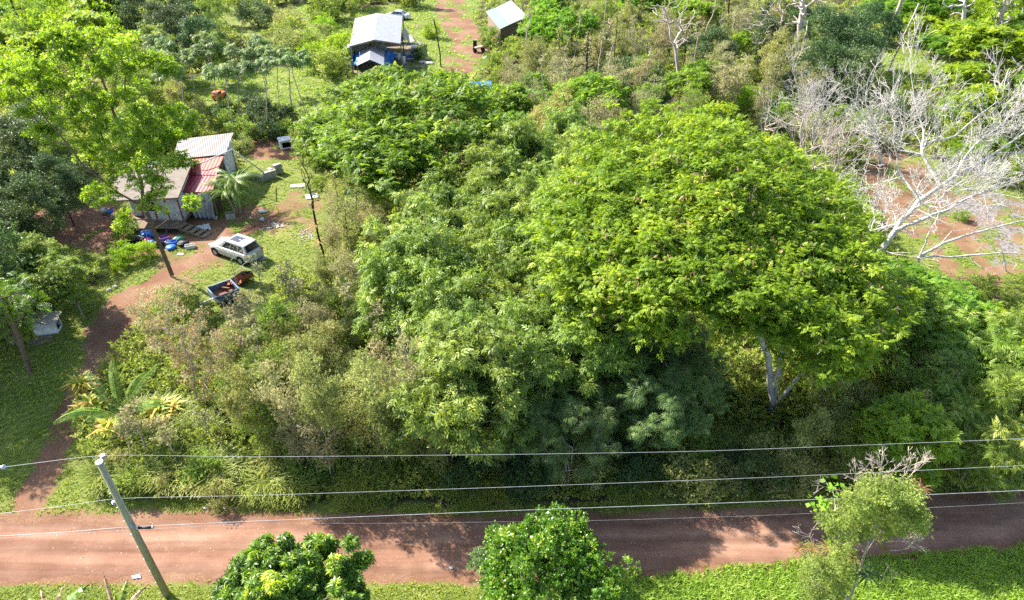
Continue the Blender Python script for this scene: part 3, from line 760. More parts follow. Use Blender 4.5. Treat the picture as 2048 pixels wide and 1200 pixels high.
for s in range(2): mk_bush(320 + s, 'leaf_olive', 'olivebush', sz=.18)
for s in range(2): mk_bush(330 + s, 'leaf_midgreen', 'greenbush')
def mk_weeping(seed):
    rng = np.random.default_rng(seed); H = 6.5; T = []
    for i in range(46):
        a = rng.uniform(0, 2 * math.pi); r = 2.3 * math.sqrt(rng.random()); T.append((r * math.cos(a), r * math.sin(a), 5.9 - .55 * r * r * .6 - rng.choice([0, .8, 1.8, 2.8]) + rng.normal() * .2))
    T = np.array(T); T[:, 2] = np.maximum(T[:, 2], 1.0)
    T = np.concatenate([T, T + rng.normal(size=T.shape) * [.5, .5, .3]])
    c = clump_leaves(rng, T, rng.uniform(.3, .6, len(T)), 24, T_spray(7, .2, .6, .45), .55, squash=.5, up=1.1, out=.5, rnd=.3, dz=-.15, shell=.2)
    proto('weeping', tree_obj('weeping_tree', rng, [[(0, 0, 0), (.1, .1, 1.5), (0, 0, 3)], [(0, 0, .2), (.6, -.5, 2.6)], [(0, 0, .2), (-.7, .1, 2.6)]], T, 'bark_pale', [('crown', 'leaf_weeping', [(c, False)])], r_tip=.013, lift=.1), H)
for s in range(3): mk_weeping(340 + s)
def mk_dead(seed, kind, bark, H=7, L=1.6, r=.09, depth=5):
    rng = np.random.default_rng(seed); root = empty('dead_tree', (0, 0, 0)); tr = []; br = []
    p = np.zeros(3); d = nrm(np.array([rng.normal() * .15, rng.normal() * .15, 1.0]))
    for i in range(4): q = p + d * H * .09; tr.append((p, q, r * (1.1 - .08 * i), r * (1.02 - .08 * i))); p = q; d = nrm(d + rng.normal(size=3) * .08)
    for k in range(4): fan(rng, p - d * rng.uniform(0, .7), d + rng.normal(size=3) * .55, L * H / 7, r * .62, depth - 1, br, .42, .12)
    segs_mesh('trunk', tr, bark, root, np.zeros(3), 8); segs_mesh('branches', br, bark, root, np.zeros(3), 4, .009)
    proto(kind, root, H)
for s in range(4): mk_dead(360 + s, 'deadpink', 'bark_pink')
for s in range(2): mk_dead(370 + s, 'deadtall', 'bark_grey', 12, 2.0, .2)
ORD = ['', 'first', 'second', 'third', 'fourth', 'fifth', 'sixth', 'seventh', 'eighth', 'ninth', 'tenth', 'eleventh', 'twelfth', 'thirteenth', 'fourteenth', 'fifteenth', 'sixteenth', 'seventeenth', 'eighteenth', 'nineteenth']
def ordinal(n):
    if n < 20: return ORD[n]
    t = {2: 'twenty', 3: 'thirty', 4: 'forty', 5: 'fifty'}[n // 10]
    return t + '-' + ORD[n % 10] if n % 10 else {2: 'twentieth', 3: 'thirtieth', 4: 'fortieth', 5: 'fiftieth'}[n // 10]

# ------------------------------------------------------------------ trees with a shape of their own
def Wv(px, py, Y): return np.array(W(px, py, Y))
def Pv(px, py, z): return np.array(P(px, py, z))
def poly_samples(rng, poly, n):
    xs = [p[0] for p in poly]; ys = [p[1] for p in poly]; out = []
    while len(out) < n:
        a, b = rng.uniform(min(xs), max(xs)), rng.uniform(min(ys), max(ys))
        if inpoly(np.array([a]), np.array([b]), poly)[0]: out.append((a, b))
    return out
def dome_targets(rng, poly, n, c, R, ztop, drop, mind=.8, layer=(0, 0, 0, .9, 1.8), zmin=2):
    """points spread over a dome-shaped crown"""
    out = []
    for a, b in poly_samples(rng, poly, n * 6):
        for z in np.arange(ztop + .3, zmin, -.15):
            p = Pv(a, b, z); d2 = ((p[0] - c[0]) / R[0]) ** 2 + ((p[1] - c[1]) / R[1]) ** 2
            if z <= ztop - drop * d2: break
        bump = 2.2 * (fbm(np.array(p[0] * .28), np.array(p[1] * .28), 71) - .5)
        if fbm(np.array(p[0] * .55), np.array(p[1] * .55), 73) > .66: continue
        p = p + [0, 0, float(bump) - rng.choice(layer)]
        if all(np.sum((p - q) ** 2) > mind * mind for q in out): out.append(p)
        if len(out) >= n: break
    return np.array(out)

# the broad feathery tree that fills the middle right
rng = np.random.default_rng(11)
BIG = [(1075, 455), (1120, 350), (1170, 270), (1250, 235), (1330, 210), (1440, 205), (1520, 262), (1590, 292), (1650, 325), (1720, 380), (1765, 430), (1760, 480), (1720, 520), (1755, 555), (1800, 570), (1830, 600),
       (1790, 635), (1740, 655), (1720, 700), (1640, 700), (1590, 610), (1500, 605), (1440, 620), (1330, 620), (1270, 590), (1180, 550), (1110, 510)]
T = dome_targets(rng, BIG, 1000, (9.5, 37), (13, 17), 14.2, 7.0, .5)
b0 = Pv(1543, 822, 0); b1 = Pv(1588, 812, 0); b2 = Pv(1622, 800, 0); b3 = Pv(1700, 700, 0)
g = [[b0, Wv(1537, 715, b0[1]), Wv(1505, 620, b0[1] + .6), Wv(1440, 520, b0[1] + 1.5)],
     [b1, Wv(1565, 700, b1[1]), Wv(1570, 600, b1[1] + .8), Wv(1560, 480, b1[1] + 2.5), Wv(1520, 380, b1[1] + 5)],
     [b2, Wv(1612, 735, b2[1]), Wv(1640, 650, b2[1] + .5), Wv(1690, 580, b2[1] + 1.5), Wv(1740, 530, b2[1] + 3)]]
keepT = T
sat = np.repeat(T, 2, 0) + rng.normal(size=(2 * len(T), 3)) * [.5, .5, .2]
TT = np.concatenate([T, sat]); R = rng.uniform(.26, .55, len(TT))
TBB = np.clip((fbm(TT[:, 0] * .45, TT[:, 1] * .45, 75) - .28) * 1.9 + rng.normal(size=len(TT)) * .22, 0, 1.25)
c = clump_leaves(rng, TT, R, 32, T_spray(5, .42, .35), .235, squash=.3, up=1.9, out=.3, rnd=.3, shell=.1, tintbase=TBB)
T2 = T[rng.random(len(T)) < .6] - [0, 0, .9]
c2 = clump_leaves(rng, T2, np.full(len(T2), 1.0), 12, T_spray(5, .4, .3), .40, squash=.5, up=1.5, out=.2, rnd=.3, shell=.1)
tp = T[(T[:, 1] < 34) & (rng.random(len(T)) < .22)]
pods = clump_leaves(rng, tp + [0, 0, .3], np.full(len(tp), .4), 7, T_leaf(.3, .3), .26, squash=.5, up=.2, out=.3, rnd=.8, dz=-1.2)
big = tree_obj('feathery_tree', rng, g, T[rng.random(len(T)) < .34] - np.array([0, 0, .3]), 'bark_white', [('crown', 'leaf_albizia', [(c, True), (c2, True)]), ('seed_pods', 'seedpods', [(pods, True)])], r_tip=.024, lift=-.05, step=.9, expo=.47)
tag(big, 'huge spreading feathery tree with a broad yellow-green umbrella crown and several pale trunks', 'tree')

# feathery tree in front of the far white-roofed house
rng = np.random.default_rng(12)
MID = [(600, 262), (650, 205), (700, 150), (760, 132), (830, 140), (900, 152), (990, 165), (1015, 225), (960, 255), (900, 300), (800, 335), (720, 350), (680, 300)]
by = P(838, 380).y
T = dome_targets(rng, MID, 260, (P(830, 235, 8.5).x, P(830, 235, 8.5).y + 1), (9, 11), 10.6, 4.6, .6, zmin=4)
b0 = Pv(838, 380, 0)
g = [[b0, Wv(800, 335, by), Wv(765, 295, by - .5)], [b0, Wv(835, 320, by + .6), Wv(815, 280, by + 1.5), Wv(830, 240, by + 2.5)], [b0, Wv(800, 345, by), Wv(770, 330, by - 1.5), Wv(735, 300, by - 3)]]
TT = np.concatenate([T, np.repeat(T, 2, 0) + rng.normal(size=(2 * len(T), 3)) * [.7, .7, .25]])
c = clump_leaves(rng, TT, rng.uniform(.35, .7, len(TT)), 15, T_spray(5, .42, .35), .55, squash=.32, up=1.9, out=.3, rnd=.25, shell=.1)
tp = T[rng.random(len(T)) < .12]
pods = clump_leaves(rng, tp, np.full(len(tp), .5), 6, T_leaf(.35, .3), .34, squash=.4, up=.4, rnd=.8)
tag(tree_obj('feathery_tree', rng, g, T[::2] - [0, 0, .5], 'bark_pale', [('crown', 'leaf_albizia_dark', [(c, True)]), ('seed_pods', 'seedpods', [(pods, True)])], r_tip=.014, lift=-.04),
    'flat-topped feathery green tree with forked pale trunk, in front of the white-roofed house', 'tree')

# tall loose tree beside the left shack
rng = np.random.default_rng(13)
b0 = Pv(345, 552, 0); by = b0[1]
CL = [(190, 75, 48), (120, 88, 42), (240, 92, 38), (150, 110, 40), (100, 145, 50), (62, 200, 52), (20, 130, 48), (10, 180, 45), (130, 195, 48), (165, 160, 38), (60, 125, 40), (150, 240, 42), (90, 255, 35), (255, 185, 30), (332, 128, 20), (300, 125, 18),
      (205, 235, 46), (272, 262, 48), (322, 275, 42), (232, 322, 48), (292, 325, 46), (345, 265, 28), (352, 330, 26), (205, 385, 30), (250, 300, 40), (315, 405, 30), (250, 435, 26), (385, 402, 20), (300, 355, 34), (365, 240, 22), (180, 300, 30), (210, 200, 30), (330, 225, 26), (290, 215, 26), (120, 60, 24), (205, 130, 30), (262, 130, 24)]
T, R, TB = [], [], []
for (a, b, r) in CL:
    Yc = by + rng.uniform(-1.8, 1.8); cc = Wv(a, b, Yc); rm = r / FPX * (cc[1] / ray(a, b)[1])
    for k in range(max(6, int(r / 3.1))):
        d = nrm(rng.normal(size=3)); T.append(cc + d * rm * rng.uniform(.3, 1.2) * np.array([1, 1, .8])); R.append(rng.uniform(.2, .45)); TB.append(np.clip(rng.normal(.55, .3) + d[2] * .25, 0, 1))
T, R = np.array(T), np.array(R)
g = [[b0, Wv(315, 480, by), Wv(288, 415, by)], [Wv(288, 415, by), Wv(282, 360, by + .3), Wv(260, 290, by + .8), Wv(225, 220, by + 1), Wv(205, 160, by + 1.2), Wv(180, 100, by + 1)],
     [Wv(288, 415, by), Wv(235, 385, by - .4), Wv(170, 335, by - .9), Wv(115, 265, by - 1.2), Wv(70, 210, by - 1)], [Wv(225, 220, by + 1), Wv(235, 140, by + 1.4)]]
c = clump_leaves(rng, T, R, 24, T_sprig(6, .5), .36, squash=.6, up=.9, out=.6, rnd=.5, dz=-.1, shell=.2, tintbase=np.array(TB))
left_tree = tree_obj('broadleaf_tree', rng, g, T, 'bark_brown', [('crown', 'leaf_yellowgreen', [(c, True)])], r_tip=.015, step=.7, lift=.03, pathw=.35)
tag(left_tree, 'tall loose yellow-green tree with long bare brown limbs beside the left shack', 'tree')

# tree covered in red blossom left of the thicket
rng = np.random.default_rng(14)
b0 = Pv(395, 810, 0); by = b0[1]; T = []
for a, b in poly_samples(rng, [(250, 610), (300, 580), (370, 555), (405, 575), (405, 625), (470, 690), (500, 800), (440, 830), (390, 790), (330, 720), (270, 680)], 105): T.append(Wv(a, b, by + rng.uniform(-1.3, 1.3)))
T = np.array(T)
c = clump_leaves(rng, T, rng.uniform(.25, .5, len(T)), 60, T_sprig(5, .5), .15, squash=.8, up=.6, rnd=.6, shell=.1)
fl = clump_leaves(rng, T[:85], np.full(85, .45), 8, T_sprig(5, .6), .09, squash=.8, up=.9, rnd=.6, shell=.5)
tag(tree_obj('blossoming_tree', rng, [[b0, Wv(385, 730, by), Wv(360, 680, by)], [b0, Wv(420, 740, by + .4), Wv(425, 680, by + .6)]], T, 'bark_pink', [('crown', 'leaf_tan', [(c, True)]), ('blossom', 'flower_red', [(fl, True)])], r_tip=.012, step=.5, jitter=.12),
    'grey-green tree speckled with red blossom, right of the dirt path', 'tree')

def blob_tree(seed, name, centre, radii, n, leafmat_, leafsize, ln, T_, label, base, bark='bark_grey', hollow=.62, zlo=-.55, up=.8, rr=(.4, .75), extra=(), shell=.35, lump=0.0, **kw):
    rng = np.random.default_rng(seed)
    T = blobpts(rng, n, centre, radii, hollow, zlo)
    if lump:
        d = T - np.array(centre); T = T + d * (lump * (fbm(T[:, 0] * .9 + 50, T[:, 1] * .9 + 50, seed)[:, None] - .5))
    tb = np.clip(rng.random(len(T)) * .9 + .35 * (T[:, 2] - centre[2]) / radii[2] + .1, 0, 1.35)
    c = clump_leaves(rng, T, rng.uniform(*rr, len(T)), ln, T_, leafsize, squash=.75, up=up, out=.6, rnd=.4, shell=shell, tintbase=tb)
    base = np.array(base, float)
    o = tree_obj(name, rng, [[base, base * .6 + np.array(centre) * .4 + [.1, 0, -.3]]], T, bark, [('crown', leafmat_, [(c, True)])] + list(extra), r_tip=.016, **kw)
    tag(o, label, 'tree'); return o, T
cM = P(592, 1150, 3.6)
blob_tree(21, 'evergreen_tree', (cM.x - .1, cM.y - .3, 3.1), (2.5, 2.1, 1.95), 230, 'leaf_mango', .20, 60, T_palmate(7, .3, .45), 'rounded dark green tree with lime-coloured shoot tips at the bottom edge, left of centre', (cM.x + .2, cM.y - .2, 0), lump=1.0, rr=(.2, .42), up=.9, hollow=.5)
cC = P(1100, 1125, 3.6)
blob_tree(22, 'citrus_tree', (cC.x, cC.y - .2, 3.0), (2.9, 2.3, 2.3), 300, 'leaf_citrus', .22, 60, T_sprig(5, .62), 'dense glossy bright green citrus tree at the bottom edge, just right of centre', (cC.x, cC.y - .2, 0), lump=1.1, rr=(.2, .5), hollow=.5)
sp = np.random.default_rng(23); T = blobpts(sp, 22, tuple(P(975, 1120, 2.6)), (.75, .6, .8), .1)
c = clump_leaves(sp, T, np.full(len(T), .2), 7, T_palmate(6, .3, .3), .16, up=1.0, rnd=.5)
bb = P(985, 1170, 0)
tag(tree_obj('sapling', sp, [[np.array(bb), np.array(P(978, 1140, 1.6))]], T, 'bark_grey', [('crown', 'leaf_palmate', [(c, True)])], r_tip=.008), 'thin grey-green sapling leaning out left of the citrus tree over the road', 'sapling')

def rosette(M, c, r, rng, n=14, up=.6, mat_t=None, w=.13, axis=(0, 0, 1)):
    ax = nrm(np.array(axis, float)); C, D, N, t = [], [], [], []
    u = nrm(np.cross(ax, [.3, 1, .2])); v = np.cross(ax, u)
    for i in range(n):
        a = 2.4 * i; e = up * (.4 + .8 * i / n)
        d = (u * math.cos(a) + v * math.sin(a)) + ax * e; C.append(np.array(c)); D.append(d); N.append(ax - .2 * d); t.append(rng.random())
    return scatter(np.array(C), np.array(D), np.array(N), r, T_blade(w, .9), np.array(t), rng)
def bromeliad(c, r, seed, parent=None, name='bromeliad', mat='leaf_bromeliad', tint=None):
    rng = np.random.default_rng(seed); V, F, t = rosette(None, (0, 0, 0), r, rng, 18)
    if tint is not None: t = np.clip(t * .35 + tint, 0, 1)
    o = mesh_quads(name, V, F, mat, t); o.location = c; return o

# lower right tree, half dead, hung with bromeliads
rng = np.random.default_rng(24)
b0 = Pv(1705, 1290, 0); by = b0[1]; T = []
for a, b in poly_samples(rng, [(1690, 985), (1740, 955), (1820, 965), (1855, 1010), (1845, 1060), (1790, 1065), (1720, 1075), (1700, 1130), (1700, 1230), (1620, 1230), (1600, 1140), (1610, 1090), (1670, 1080), (1640, 1030)], 240): T.append(Wv(a, b, by + rng.uniform(-.9, 1.0)))
T = np.array(T)
Dd = [Wv(a, b, by + rng.uniform(-.5, .6)) for a, b in poly_samples(rng, [(1680, 965), (1700, 930), (1735, 905), (1780, 915), (1775, 950), (1720, 975)], 110) + poly_samples(rng, [(1790, 950), (1795, 925), (1835, 930), (1840, 945)], 40) + poly_samples(rng, [(1780, 1075), (1850, 1075), (1835, 1105), (1790, 1110)], 45) + poly_samples(rng, [(1770, 1120), (1800, 1130), (1790, 1160)], 8)]
leafmat('leaf_gnarled', (0.10, 0.14, 0.03), (0.26, 0.34, 0.07), (0.50, 0.54, 0.18), trans=0.4, vary=0.02)
c = clump_leaves(rng, T, rng.uniform(.18, .46, len(T)), 85, T_sprig(6, .6), .10, squash=.8, up=.8, rnd=.5, shell=.1)
T3 = np.array([Wv(a, b, by + .2) for a, b in [(1660, 965), (1672, 975), (1640, 1015), (1650, 1008), (1668, 1035), (1662, 1060), (1680, 1068), (1650, 1080), (1690, 1050), (1625, 1000)]])
c3 = clump_leaves(rng, T3, np.full(len(T3), .22), 9, T_leaf(1.0, .1), .17, up=1.2, rnd=.3)
fr = tree_obj('gnarled_tree', rng, [[b0, Wv(1700, 1200, by), Wv(1735, 1090, by), Wv(1760, 1030, by + .1)], [Wv(1700, 1200, by), Wv(1640, 1150, by - .2), Wv(1600, 1105, by)], [Wv(1735, 1090, by), Wv(1740, 990, by + .2)]],
              T, 'bark_grey', [('crown', 'leaf_gnarled', [(c, True)]), ('vine_leaves', 'leaf_bright', [(c3, True)])], r_tip=.008, step=.25, jitter=.045, pathw=.3, expo=.4)
tw = []
for (a, b, dx, dz, n_) in ((1735, 985, -.1, 1, 5), (1720, 985, -.45, 1, 4), (1745, 975, .25, 1, 4), (1798, 965, .15, 1, 4), (1805, 965, .7, .8, 3), (1770, 1085, 1, .1, 4), (1775, 1100, .9, -.2, 3), (1770, 1125, .5, -.7, 3), (1690, 985, -.9, .5, 3), (1640, 1085, -.7, .5, 3), (1650, 1120, -.5, .6, 3)):
    fan(rng, Wv(a, b, by), [dx, .1, dz], .46, .018, n_, tw, .36, .05)
segs_mesh('dead_twigs', tw, 'bark_pink', fr, b0, 4, .005)
tag(fr, 'gnarled half-dead tree with bare pink twigs and green leaves over the road at lower right', 'tree')
BR = [(1840, 978, .42, .55, 'brown-orange bromeliad at the top right of the gnarled roadside tree'), (1597, 1100, .32, .6, 'reddish bromeliad at the left tip of the gnarled roadside tree'), (1655, 1095, .34, .2, 'yellow bromeliad in the left fork of the gnarled roadside tree'),
      (1625, 1098, .3, .25, 'yellow-green bromeliad between two others on the left of the gnarled tree'), (1705, 1115, .32, .1, 'yellow bromeliad just left of the dark heart of the gnarled tree'), (1735, 1150, .6, .0, 'big dark spiky bromeliad low in the gnarled roadside tree'), (1770, 1098, .25, .3, 'small yellow bromeliad right of the gnarled tree stem')]
for i, (a, b, r, tn, lb) in enumerate(BR):
    o = bromeliad(P(a, b, W(a, b, by - .25).z), r, 50 + i, mat='leaf_dark' if i == 5 else 'leaf_bromeliad', tint=tn); tag(o, lb, 'bromeliad', 'bromeliads growing on trees')

# the great white dead tree at the right
def limb_tree(seed, label, limbs, spawn, L0, depth, bark, r0, spread=.45, up=.1, name='dead_tree', start=.3):
    """dead tree from limbs (polyline, radius at its foot, radius at its tip), forking fans along each"""
    rng = np.random.default_rng(seed); off = np.array(limbs[0][0][0]); root = empty(name, off, 0, label, 'tree'); tr, br = [], []
    for li, (pl, ra, rb) in enumerate(limbs):
        pl = [np.array(q, float) for q in pl]; fine = []
        for a_, b_ in zip(pl[:-1], pl[1:]):
            for t in np.linspace(0, 1, 4)[:-1]: fine.append(a_ + (b_ - a_) * t + rng.normal(size=3) * .05 * (len(fine) > 0))
        fine.append(pl[-1]); n = len(fine) - 1
        for i in range(n): tr.append((fine[i], fine[i + 1], ra + (rb - ra) * i / n, ra + (rb - ra) * (i + 1) / n))
        m = int(spawn * n)
        for k in range(m):
            t = start + (1 - start) * (k + rng.random()) / m; i = min(n - 1, int(t * n)); p = fine[i] + (fine[i + 1] - fine[i]) * (t * n - i); d = nrm(fine[i + 1] - fine[i])
            fan(rng, p, d * .8 + rng.normal(size=3) * .6 + [0, 0, .15], L0 * rng.uniform(.6, 1.1) * (1.1 - .4 * t), (ra + (rb - ra) * t) * .42, depth, br, spread, up)
        fan(rng, fine[-1], fine[-1] - fine[-2], L0, rb, depth, br, spread, up)
    segs_mesh('trunk', tr, bark, root, off, 8); segs_mesh('branches', br, bark, root, off, 4, .010)
    return root
b0 = Pv(1715, 575, 0); by = b0[1]
limb_tree(15, 'great bleached white dead tree leaning right with a wide fan of bare branches', [
    ([b0, Wv(1738, 535, by), Wv(1790, 460, by + .5), Wv(1838, 400, by + 1), Wv(1905, 355, by + 1.5), Wv(1960, 325, by + 2), Wv(2050, 265, by + 3)], .26, .05),
    ([Wv(1712, 530, by), Wv(1705, 505, by), Wv(1738, 465, by + .6), Wv(1790, 450, by + 1), Wv(1830, 415, by + 1.5)], .15, .05),
    ([Wv(1790, 460, by + .5), Wv(1830, 445, by), Wv(1890, 420, by), Wv(1960, 385, by), Wv(2070, 350, by + 1)], .15, .04),
    ([Wv(1880, 370, by + 1.3), Wv(1845, 310, by + 3), Wv(1848, 260, by + 4), Wv(1830, 205, by + 5)], .13, .04),
    ([Wv(1845, 310, by + 3), Wv(1800, 300, by + 3.5), Wv(1752, 262, by + 4)], .08, .03),
    ([Wv(1838, 400, by + 1), Wv(1800, 345, by + 2.5), Wv(1790, 300, by + 3)], .09, .03),
    ([Wv(1848, 290, by + 3.4), Wv(1910, 270, by + 4), Wv(1965, 225, by + 5)], .09, .03),
    ([Wv(1905, 355, by + 1.5), Wv(1950, 290, by + 2.5), Wv(2010, 240, by + 4)], .09, .03)], 1.0, 1.9, 4, 'bark_white', .25, .42, .1)
b1 = Pv(1835, 545, 0); by = b1[1]
limb_tree(16, 'bleached dead tree with two long bare limbs reaching right, over the red soil', [
    ([b1, Wv(1838, 515, by), Wv(1890, 485, by), Wv(1950, 465, by), Wv(2120, 420, by)], .14, .04), ([Wv(1838, 515, by), Wv(1930, 510, by - .2), Wv(2000, 503, by - .2), Wv(2120, 510, by - .3)], .09, .03),
    ([Wv(1838, 515, by), Wv(1858, 470, by + .3), Wv(1880, 420, by + .6)], .07, .03), ([Wv(2005, 503, by), Wv(2015, 540, by), Wv(2035, 590, by), Wv(2050, 610, by)], .05, .02)], .35, 1.5, 3, 'bark_white', .14, .4, .12)
for k, (pts, lb) in enumerate((([(1600, 305), (1603, 265), (1608, 235), (1602, 212)], 'pinkish bare dead tree behind the umbrella crown, leftmost of three'), ([(1642, 312), (1630, 285), (1626, 255), (1640, 225)], 'pinkish bare dead tree behind the umbrella crown, middle of three'), ([(1765, 330), (1755, 295), (1748, 262), (1740, 235)], 'pinkish bare dead tree right of the umbrella crown, rightmost of three'))):
    g0 = Pv(*pts[0], 0); limb_tree(170 + k, lb, [([g0] + [Wv(a, b, g0[1]) for a, b in pts[1:]], .16, .06)], .9, 2.0, 4, 'bark_white', .12, .5, .1)

# bare and slender trees one can tell apart: foot, path of the stem, radius, twig outline
def slender(name, pts, r_tip, poly, n, bark, label, leaf=None, ln=0, lsize=.2, yr=1.2, brom=(), seed=1, rs=.3, expo=.45, T_=None):
    rng = np.random.default_rng(seed); b0 = Pv(*pts[0], 0); by = b0[1]
    path = [b0] + [Wv(a, b, by) for a, b in pts[1:]]
    T = np.array([Wv(a, b, by + rng.uniform(-yr, yr)) for a, b in poly_samples(rng, poly, n)]) if n else np.array([path[-1] + [0, 0, .1]])
    crowns = []
    if leaf: crowns = [('crown', leaf, [(clump_leaves(rng, T, np.full(len(T), rs), ln, T_ or T_sprig(5, .5), lsize, up=.6, rnd=.6, shell=.1), True)])]
    o = tree_obj(name, rng, [path], T, bark, crowns, r_tip=r_tip, step=.6, jitter=.11, pathw=.35, expo=expo); tag(o, label, 'tree')
    for k, (a, b, rr, lb) in enumerate(brom):
        q = bromeliad(W(a, b, by - .1), rr, seed * 10 + k, tint=.15); tag(q, lb, 'bromeliad', 'bromeliads growing on trees')
    return o
slender('slender_tree', [(657, 560), (645, 500), (632, 450), (625, 400), (615, 370)], .022, [(590, 290), (610, 285), (640, 390), (640, 430), (610, 420), (596, 350)], 26, 'bark_dark', 'slender dark bare tree with spiky bromeliads, right of the red yard soil', 'leaf_tan', 5, .16,
        brom=((632, 450, .55, 'spiky bromeliad on the slender bare tree, upper of two'), (636, 485, .6, 'spiky bromeliad on the slender bare tree, lower of two')), seed=31)
slender('slender_tree', [(703, 560), (695, 480), (690, 430)], .016, [(672, 395), (715, 380), (722, 450), (700, 500), (672, 450)], 40, 'bark_dark', 'slim dark tree with sparse grey-green leaves, right of the bromeliad tree', 'leaf_olive', 26, .18, seed=32)
slender('slender_tree', [(800, 455), (798, 420), (795, 385)], .022, [(785, 330), (812, 340), (815, 400), (790, 400)], 16, 'bark_dark', 'thin dark tree in the clearing left of the big green crowns', 'leaf_tan', 8, .18, seed=33)
slender('dead_snag', [(838, 862), (833, 800), (815, 740), (806, 690), (797, 655)], .085, [], 0, 'bark_grey', 'grey leafless snag standing up out of the olive thicket', seed=34, expo=.3)
slender('dead_snag', [(882, 134), (879, 100), (874, 70), (868, 40)], .09, [], 0, 'bark_dark', 'blackened bare snag standing beside the far driveway', seed=35, expo=.3)
slender('tall_bare_tree', [(1583, 168), (1592, 110), (1600, 60), (1608, -10)], .075, [(1560, -30), (1640, -60), (1660, 0), (1615, 50), (1570, 60)], 50, 'bark_pink', 'tall pale bare tree with a thick pinkish trunk, left of the dark evergreen', seed=36, yr=3)
slender('tall_bare_tree', [(1578, 165), (1560, 130), (1555, 80), (1570, 20)], .035, [(1460, 60), (1540, -20), (1590, -10), (1580, 90), (1500, 90)], 90, 'bark_pale', 'wide twiggy bare tree spreading left from the tall pink trunk', seed=37, yr=4)
slender('leaning_tree', [(1752, 140), (1766, 95), (1785, 50), (1803, 0), (1830, -60)], .26, [], 0, 'bark_pale', 'thick smooth leaning tan tree trunk at upper right', seed=38, expo=.42)
slender('leaning_tree', [(1776, 142), (1800, 90), (1838, 8)], .13, [], 0, 'bark_pink', 'thinner leaning trunk just right of the thick tan trunk', seed=39, expo=.4)
slender('dead_tree', [(1385, 205), (1358, 165), (1352, 100), (1340, 70)], .036, [(1290, 0), (1370, -20), (1400, 40), (1390, 90), (1340, 90), (1300, 50)], 75, 'bark_pink', 'pale dead tree with forked bare twigs above the big umbrella crown', seed=40, yr=3)
slender('dead_tree', [(1205, 118), (1208, 80), (1222, 50)], .05, [(1205, 40), (1240, 20), (1245, 35), (1220, 60)], 12, 'bark_pink', 'small pale dead tree in the far scrub right of the green-white roof', seed=41)
slender('dark_pole_tree', [(1172, 262), (1170, 190), (1175, 100), (1178, 70)], .05, [(1160, 70), (1190, 60), (1185, 150), (1165, 160)], 14, 'bark_dark', 'tall thin dark tree in the middle of the far scrub', 'leaf_tan', 8, .3, seed=42)
slender('dark_pole_tree', [(1124, 95), (1126, 50), (1128, -20)], .06, [(1100, -30), (1150, -30), (1145, 20), (1110, 20)], 22, 'bark_dark', 'tall blackish tree near the top edge right of the green-white roof', 'leaf_dark', 30, .5, seed=43, rs=.7)
slender('dark_pole_tree', [(1457, 112), (1456, 60), (1458, -10)], .06, [(1450, -20), (1470, -20), (1468, 40), (1450, 40)], 10, 'bark_dark', 'tall dark pole-like tree at the top edge left of the twiggy bare tree', 'leaf_tan', 10, .4, seed=44)
slender('bare_tree', [(58, 95), (45, 60), (25, 10), (15, -20)], .07, [(0, -20), (60, -30), (70, 40), (30, 60)], 20, 'bark_dark', 'dark leaning bare tree in the top left corner', seed=45)
slender('pale_tree', [(1920, 110), (1926, 50), (1932, -20)], .09, [(1890, -20), (1960, -30), (1950, 50), (1900, 60)], 26, 'bark_white', 'slim white-barked tree at the top edge at the right', seed=46, yr=2)
slender('pale_tree', [(1978, 122), (1995, 60), (2012, -10)], .11, [(1970, -20), (2048, -30), (2040, 40), (1980, 60)], 40, 'bark_pink', 'mossy pink-barked forked tree near the top right corner', 'leaf_bright', 14, .5, seed=47, yr=2)
slender('pale_tree', [(2000, 112), (2015, 75), (2048, 40), (2090, 0)], .06, [(2030, 20), (2090, -20), (2090, 60)], 16, 'bark_white', 'thin white leaning tree at the right edge near the top corner', seed=48)
slender('slender_tree', [(520, 720), (505, 655), (492, 615)], .014, [(440, 600), (480, 575), (520, 590), (530, 660), (480, 650), (450, 640)], 60, 'bark_grey', 'twiggy grey tree half hiding the blue trailer', 'leaf_tan', 22, .13, seed=49, rs=.3)
slender('bare_shrub', [(473, 580), (468, 545), (462, 520)], .009, [(450, 490), (475, 480), (515, 510), (520, 530), (480, 545)], 26, 'bark_white', 'thin bare pale shrub in front of the silver car', seed=50, yr=.5)
slender('fern_trunk_tree', [(60, 745), (45, 700), (25, 640)], .05, [(-60, 560), (40, 540), (70, 600), (40, 660), (-40, 640)], 26, 'bark_brown', 'mossy trunk with dark fern fronds at the left edge below the shrubs', 'leaf_palm', 12, .6, seed=51, rs=.6, T_=T_frond(7, .12, .3, .5))
slender('fallen_branch', [(842, 690), (850, 640)], .03, [(835, 640), (870, 620), (875, 660)], 6, 'bark_grey', 'short grey dead stem poking out above the grey snag', seed=52)

